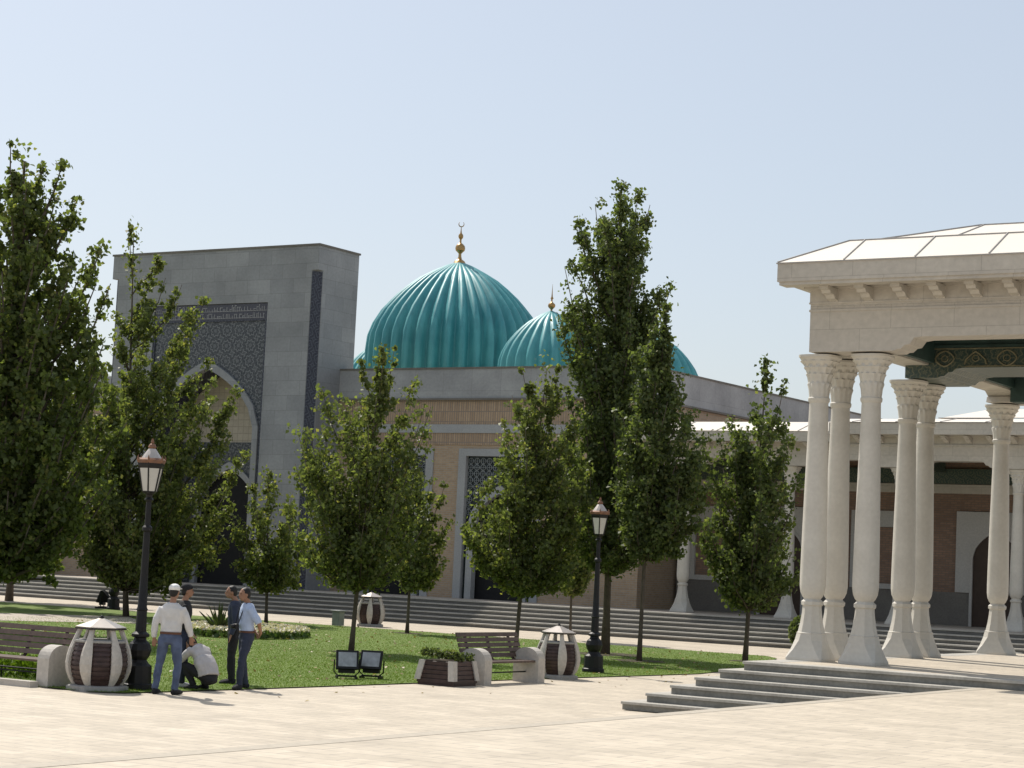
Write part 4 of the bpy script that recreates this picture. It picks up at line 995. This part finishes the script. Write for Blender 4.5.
def person(label, loc, rz, J, top, legs, topmat, legmat, shoemat, sleeve='long', cap=None, head_yaw=0, belt=False, headfwd=.0):
    """J: joint positions in the person's own frame (x right, y forward, z up)"""
    P = thing('person', (0, 0, 0), label, 'person', world=False)
    j = {k: Vector(v_) for k, v_ in J.items()}
    X = (j['shR']-j['shL']).normalized()
    lerp = lambda a, b_, t_: a+(b_-a)*t_
    nk, ch_, wa, pe = j['neck'], j['chest'], j['waist'], j['pelvis']
    sd_ = tuple(X)
    def torso(mb, g, lo=True):
        P_ = [lerp(nk, ch_, -.10), nk, lerp(nk, ch_, .35), ch_, wa, lerp(wa, pe, .5), pe, pe-(wa-pe).normalized()*.08]
        Q_ = [(.052+g, .052+g), (.105+g, .075+g), (.180+g, .105+g), (.178+g, .115+g), (.155+g, .105+g), (.158+g, .11+g), (.165+g, .115+g), (.10+g, .09+g)]
        mb.tube(P_ if lo else P_[:6], Q_ if lo else Q_[:6], 16, sd_)
    def arm(mb, s_, g, end=1.0):
        a, e, w_ = j['sh'+s_], j['el'+s_], j['wr'+s_]
        pts = [lerp(a, ch_, .3), a, lerp(a, e, .5), e]; rad = [.066+g, .058+g, .050+g, .043+g]
        if end > .5: pts += [lerp(e, w_, .5), lerp(e, w_, .97)]; rad += [.038+g, .028+g*.9]
        mb.tube(pts, rad, 10)
    def leg(mb, s_, g):
        h_, k_, a_ = j['hi'+s_], j['kn'+s_], j['an'+s_]
        mb.tube([lerp(h_, pe, .25)+Vector((0, 0, .04)), h_, lerp(h_, k_, .5), k_, lerp(k_, a_, .35), a_], [.085+g, .088+g, .072+g, .053+g, .052+g, .036+g*1.3], 12)
    # body: one continuous skin
    b = MB(); torso(b, -.012)
    for s_ in 'LR':
        arm(b, s_, -.004); leg(b, s_, -.006)
        w_, h_ = j['wr'+s_], j['ha'+s_]; d_ = (h_-w_).normalized(); sdv = d_.cross(Vector((0, 1, 0))); sdv = sdv.normalized() if sdv.length > .1 else Vector((1, 0, 0)); upv = sdv.cross(d_)
        palm = w_+d_*.085
        b.tube([w_-d_*.02, w_+d_*.02, palm], [(.022, .026), (.018, .034), (.014, .04)], 8, tuple(upv))
        for q in range(4):
            off = sdv*(-.03+.02*q); L = (.062, .075, .07, .055)[q]
            b.tube([palm+off-d_*.02, palm+off+d_*L*.5, palm+off+d_*L*.9+upv*.015], [.0105, .0095, .0075], 6)
        b.tube([w_+d_*.03+sdv*.03, w_+d_*.06+sdv*.055, w_+d_*.095+sdv*.062], [.013, .011, .009], 6)
    hc = j['head']; Rz = Matrix.Rotation(head_yaw, 3, 'Z')
    b.tube([lerp(nk, hc, -.15), lerp(nk, hc, .5), hc-Vector((0, 0, .04))], [.058, .052, .06], 10)
    hd_ = MB(); hd_.ball((0, 0, .015), (.074, .092, .105), 18, 12); hd_.ball((0, .030, -.045), (.055, .062, .065), 14, 8)
    hd_.tube([(0, .085, .02), (0, .108, -.02), (0, .095, -.035)], [.010, .017, .012], 6); hd_.ball((.075, -.005, -.005), (.012, .022, .032), 8, 5); hd_.ball((-.075, -.005, -.005), (.012, .022, .032), 8, 5)
    hd_.tube([(-.025, .088, -.065), (0, .096, -.063), (.025, .088, -.065)], [.006, .009, .006], 5)
    hd_.tube([(-.045, .083, .035), (0, .092, .03), (.045, .083, .035)], [.008, .006, .008], 5)
    def hx(mb):
        for i, p_ in enumerate(mb.v): mb.v[i] = tuple(Rz @ Vector(p_)+hc)
        return mb
    hx(hd_); b.add(hd_.v, hd_.f)
    me = remesh(b, .0095, 2); finish(me, 'body', M['skin'], P, Vector((0, 0, 0)), True)
    ey = MB()
    for sx in (-1, 1): ey.ball((sx*.029, .084, .012), (.011, .008, .006), 8, 5)
    hx(ey); ey.build('eyes', M['hair'], P)
    hr_ = MB(); hr_.ball((0, -.018, .035), (.083, .092, .095), 16, 10); hr_.ball((0, -.05, -.02), (.072, .055, .06), 14, 8); hx(hr_)
    finish(remesh(hr_, .011, 1, .006, 20), 'hair', M['hair'], P, Vector((0, 0, 0)), True)
    if cap:
        c_ = MB(); c_.ball((0, -.012, .065), (.093, .103, .075), 18, 10); hx(c_)
        br = MB(); br.add([(x, y, z) for x, y, z in [(-.075, .07, .06), (-.06, .145, .05), (0, .17, .052), (.06, .145, .05), (.075, .07, .06), (-.075, .07, .072), (-.06, .145, .06), (0, .17, .062), (.06, .145, .06), (.075, .07, .072)]],
                          [(0, 1, 2, 3, 4), (9, 8, 7, 6, 5), (0, 5, 6, 1), (1, 6, 7, 2), (2, 7, 8, 3), (3, 8, 9, 4)]); hx(br); c_.add(br.v, br.f)
        c_.build('cap', cap, P, smooth='auto')
    # shirt
    s_m = MB(); torso(s_m, .014, False)
    if top == 'crouch': s_m.tube([lerp(ch_, wa, .3), lerp(wa, pe, .0), lerp(wa, pe, .5), pe+(wa-pe)*.12], [(.205, .145), (.205, .15), (.21, .16), (.21, .16)], 16, sd_)
    for s_ in 'LR': arm(s_m, s_, .016, 1.0 if sleeve == 'long' else .3)
    me = remesh(s_m, .014, 3, .013, 5, loc[0]); finish(me, 'shirt', topmat, P, Vector((0, 0, 0)), True)
    t_m = MB(); t_m.tube([lerp(wa, pe, .45), pe, pe-(wa-pe).normalized()*.10], [(.166, .118), (.176, .130), (.115, .115)], 16, sd_)
    for s_ in 'LR': leg(t_m, s_, .014)
    me = remesh(t_m, .014, 3, .012, 6, 3+loc[1]); finish(me, 'trousers', legmat, P, Vector((0, 0, 0)), True)
    for s_ in 'LR':
        a_ = j['an'+s_]; tdir = (j['to'+s_]-a_); tdir.z = 0; tdir.normalize()
        sh_ = MB(); sh_.tube([Vector((a_.x, a_.y, .045))-tdir*.065, Vector((a_.x, a_.y, .055)), Vector((a_.x, a_.y, .045))+tdir*.1, Vector((a_.x, a_.y, .035))+tdir*.18, Vector((a_.x, a_.y, .03))+tdir*.21],
                             [(.035, .045), (.042, .055), (.047, .042), (.043, .032), (.02, .02)], 10, tuple(Vector((0, 0, 1)).cross(tdir)))
        sh_.v = [(x, y, max(z, .0)) for x, y, z in sh_.v]
        sh_.build('shoe', shoemat, P, smooth=True)
    if belt:
        bl = MB(); bl.tube([pe+Vector((0, 0, .05)), pe+Vector((0, 0, .085))], [(.178, .129)]*2, 20, sd_); bl.build('belt', M['belt'], P)
    P.location = (loc[0], loc[1], loc[2] if len(loc) > 2 else 0); P.rotation_euler = (0, 0, rz)
    return P
def standing(**kw):
    J = dict(neck=(0, 0, 1.46), chest=(0, .01, 1.25), waist=(0, 0, 1.06), pelvis=(0, -.01, .92), head=(0, .03, 1.635),
             shL=(-.175, 0, 1.365), shR=(.175, 0, 1.365), elL=(-.25, -.03, 1.12), elR=(.25, -.03, 1.12), wrL=(-.26, .04, .88), wrR=(.26, .04, .88), haL=(-.26, .07, .74), haR=(.26, .07, .74),
             hiL=(-.09, 0, .88), hiR=(.09, 0, .88), knL=(-.12, .03, .48), knR=(.12, .03, .48), anL=(-.15, 0, .08), anR=(.15, 0, .08), toL=(-.19, .2, 0), toR=(.19, .2, 0))
    J.update(kw); return J
view = math.atan2(22.0, 25.5)              # azimuth of the viewing direction at the group, left of +Y
# facing away from the camera: own +Y along the view direction -> rotate by +view
pA = gd(167, 694.5)
person('man in white cap, white shirt and blue jeans standing with his back turned', (pA.x, pA.y), view-.25,
       standing(hiL=(-.10, 0, .88), anL=(-.20, -.02, .08), knL=(-.17, .04, .48), anR=(.12, 0, .08), knR=(.14, .02, .48), elL=(-.26, -.05, 1.12), wrL=(-.27, 0, .90), haL=(-.27, .02, .77), elR=(.27, .03, 1.14), wrR=(.31, .10, .94), haR=(.32, .13, .81), head=(.01, .05, 1.645)),
       'up', 'up', M['shirtwhite'], M['jeans'], M['blackcloth'], 'long', M['capwhite'], -.2, belt=True)
pB = gd(183, 689)
person('man in dark cap and white shoes half hidden behind the man in the white cap', (pB.x-.25, pB.y+.2), view-1.45,
       standing(elR=(.24, -.05, 1.10), wrR=(.2, .12, .95), haR=(.17, .2, .86), elL=(-.25, .0, 1.10), wrL=(-.22, .1, .92), haL=(-.2, .15, .82)),
       'up', 'up', M['blackcloth'], M['navy'], M['shoewhite'], 'long', M['blackcloth'], 0)
pD = gd(243, 689.5)
pd_yaw = view+1.9
D_ = person('man in light blue shirt and navy trousers standing with hands behind his back', (pD.x, pD.y), pd_yaw,
       standing(elL=(-.27, -.12, 1.14), elR=(.27, -.12, 1.14), wrL=(-.12, -.22, .97), wrR=(.12, -.22, .97), haL=(-.0, -.22, .9), haR=(.02, -.24, .9), head=(0, .07, 1.62), anL=(-.12, .12, .08), knL=(-.11, .1, .48), anR=(.12, -.08, .08), knR=(.1, .0, .48)),
       'up', 'up', M['shirtblue'], M['navy'], M['blackcloth'], 'short', None, .1, belt=True)
cb = MB(); cb.bbox(-.07, .07, .17, .23, 1.03, 1.12, .01); cb.tube([(0, .22, 1.075), (0, .29, 1.07)], [.035, .033], 12)
cb.tube([(-.06, .18, 1.11), (-.09, .135, 1.3), (-.075, .06, 1.47), (0, -.075, 1.50), (.075, .06, 1.47), (.09, .135, 1.3), (.06, .18, 1.11)], .009, 5)
cmo = tag(cb.build('hanging_camera', M['black'], None), 'small black camera hanging on a strap on the light blue shirt', 'camera')
cmo.location = D_.location; cmo.rotation_euler = D_.rotation_euler
pE = gd(236, 687)
person('man with dark face and dark clothes mostly hidden behind the man with the camera', (pE.x-.47, pE.y+.43), view+1.5,
       standing(head=(0, .09, 1.62)), 'up', 'up', M['navy'], M['blackcloth'], M['blackcloth'], 'long', None, .2)
pC = gd(203, 690.5)
person('man in pale grey shirt and black trousers crouching on the paving between the standing men', (pC.x, pC.y), view+.75,
       dict(neck=(0, .20, .72), chest=(0, .07, .57), waist=(0, -.06, .40), pelvis=(0, -.13, .22), head=(0, .36, .74),
            shL=(-.19, .17, .66), shR=(.19, .17, .66), elL=(-.24, .36, .46), elR=(.24, .36, .46), wrL=(-.12, .56, .28), wrR=(.12, .56, .28), haL=(-.08, .62, .16), haR=(.08, .62, .16),
            hiL=(-.10, -.08, .26), hiR=(.10, -.08, .26), knL=(-.18, .32, .42), knR=(.18, .32, .40), anL=(-.14, .08, .08), anR=(.14, .10, .08), toL=(-.17, .3, 0), toR=(.17, .3, 0)),
       'crouch', 'crouch', M['shirtgrey'], M['blackcloth'], M['blackcloth'], 'short', None, 0)

# ------------------------------------------------------------------ light
EL = radians(53); SD = Vector((-.93*cos(EL), .367*cos(EL), sin(EL)))
sun = bpy.data.lights.new('sun', 'SUN'); sun.energy = 4.0; sun.angle = radians(.53); sun.color = (1, .94, .85)
so = bpy.data.objects.new('sun', sun); COL.objects.link(so); so.rotation_euler = SD.to_track_quat('Z', 'Y').to_euler(); so.location = SD*100
wd = bpy.data.worlds.new('World'); S.world = wd; wd.use_nodes = True; nt = wd.node_tree; bg = nt.nodes['Background']
sk = nt.nodes.new('ShaderNodeTexSky'); sk.sky_type = 'NISHITA'; sk.sun_disc = False; sk.sun_elevation = EL; sk.sun_rotation = atan2(SD.x, SD.y)
sk.air_density = 1.0; sk.dust_density = 3.0; sk.ozone_density = 1.0; sk.altitude = 400
hz = nt.nodes.new('ShaderNodeMix'); hz.data_type = 'RGBA'; hz.inputs[0].default_value = .42     # summer haze greys the blue
hz.inputs[7].default_value = (7.1, 7.6, 8.0, 1); lk(nt, sk.outputs[0], hz.inputs[6])
lk(nt, hz.outputs[2], bg.inputs[0]); bg.inputs[1].default_value = .10
S.view_settings.view_transform = 'Standard'; S.view_settings.look = 'None'; S.view_settings.exposure = .24; S.view_settings.gamma = 1
S.render.engine = 'CYCLES'
try: S.cycles.use_denoising = True
except Exception: pass
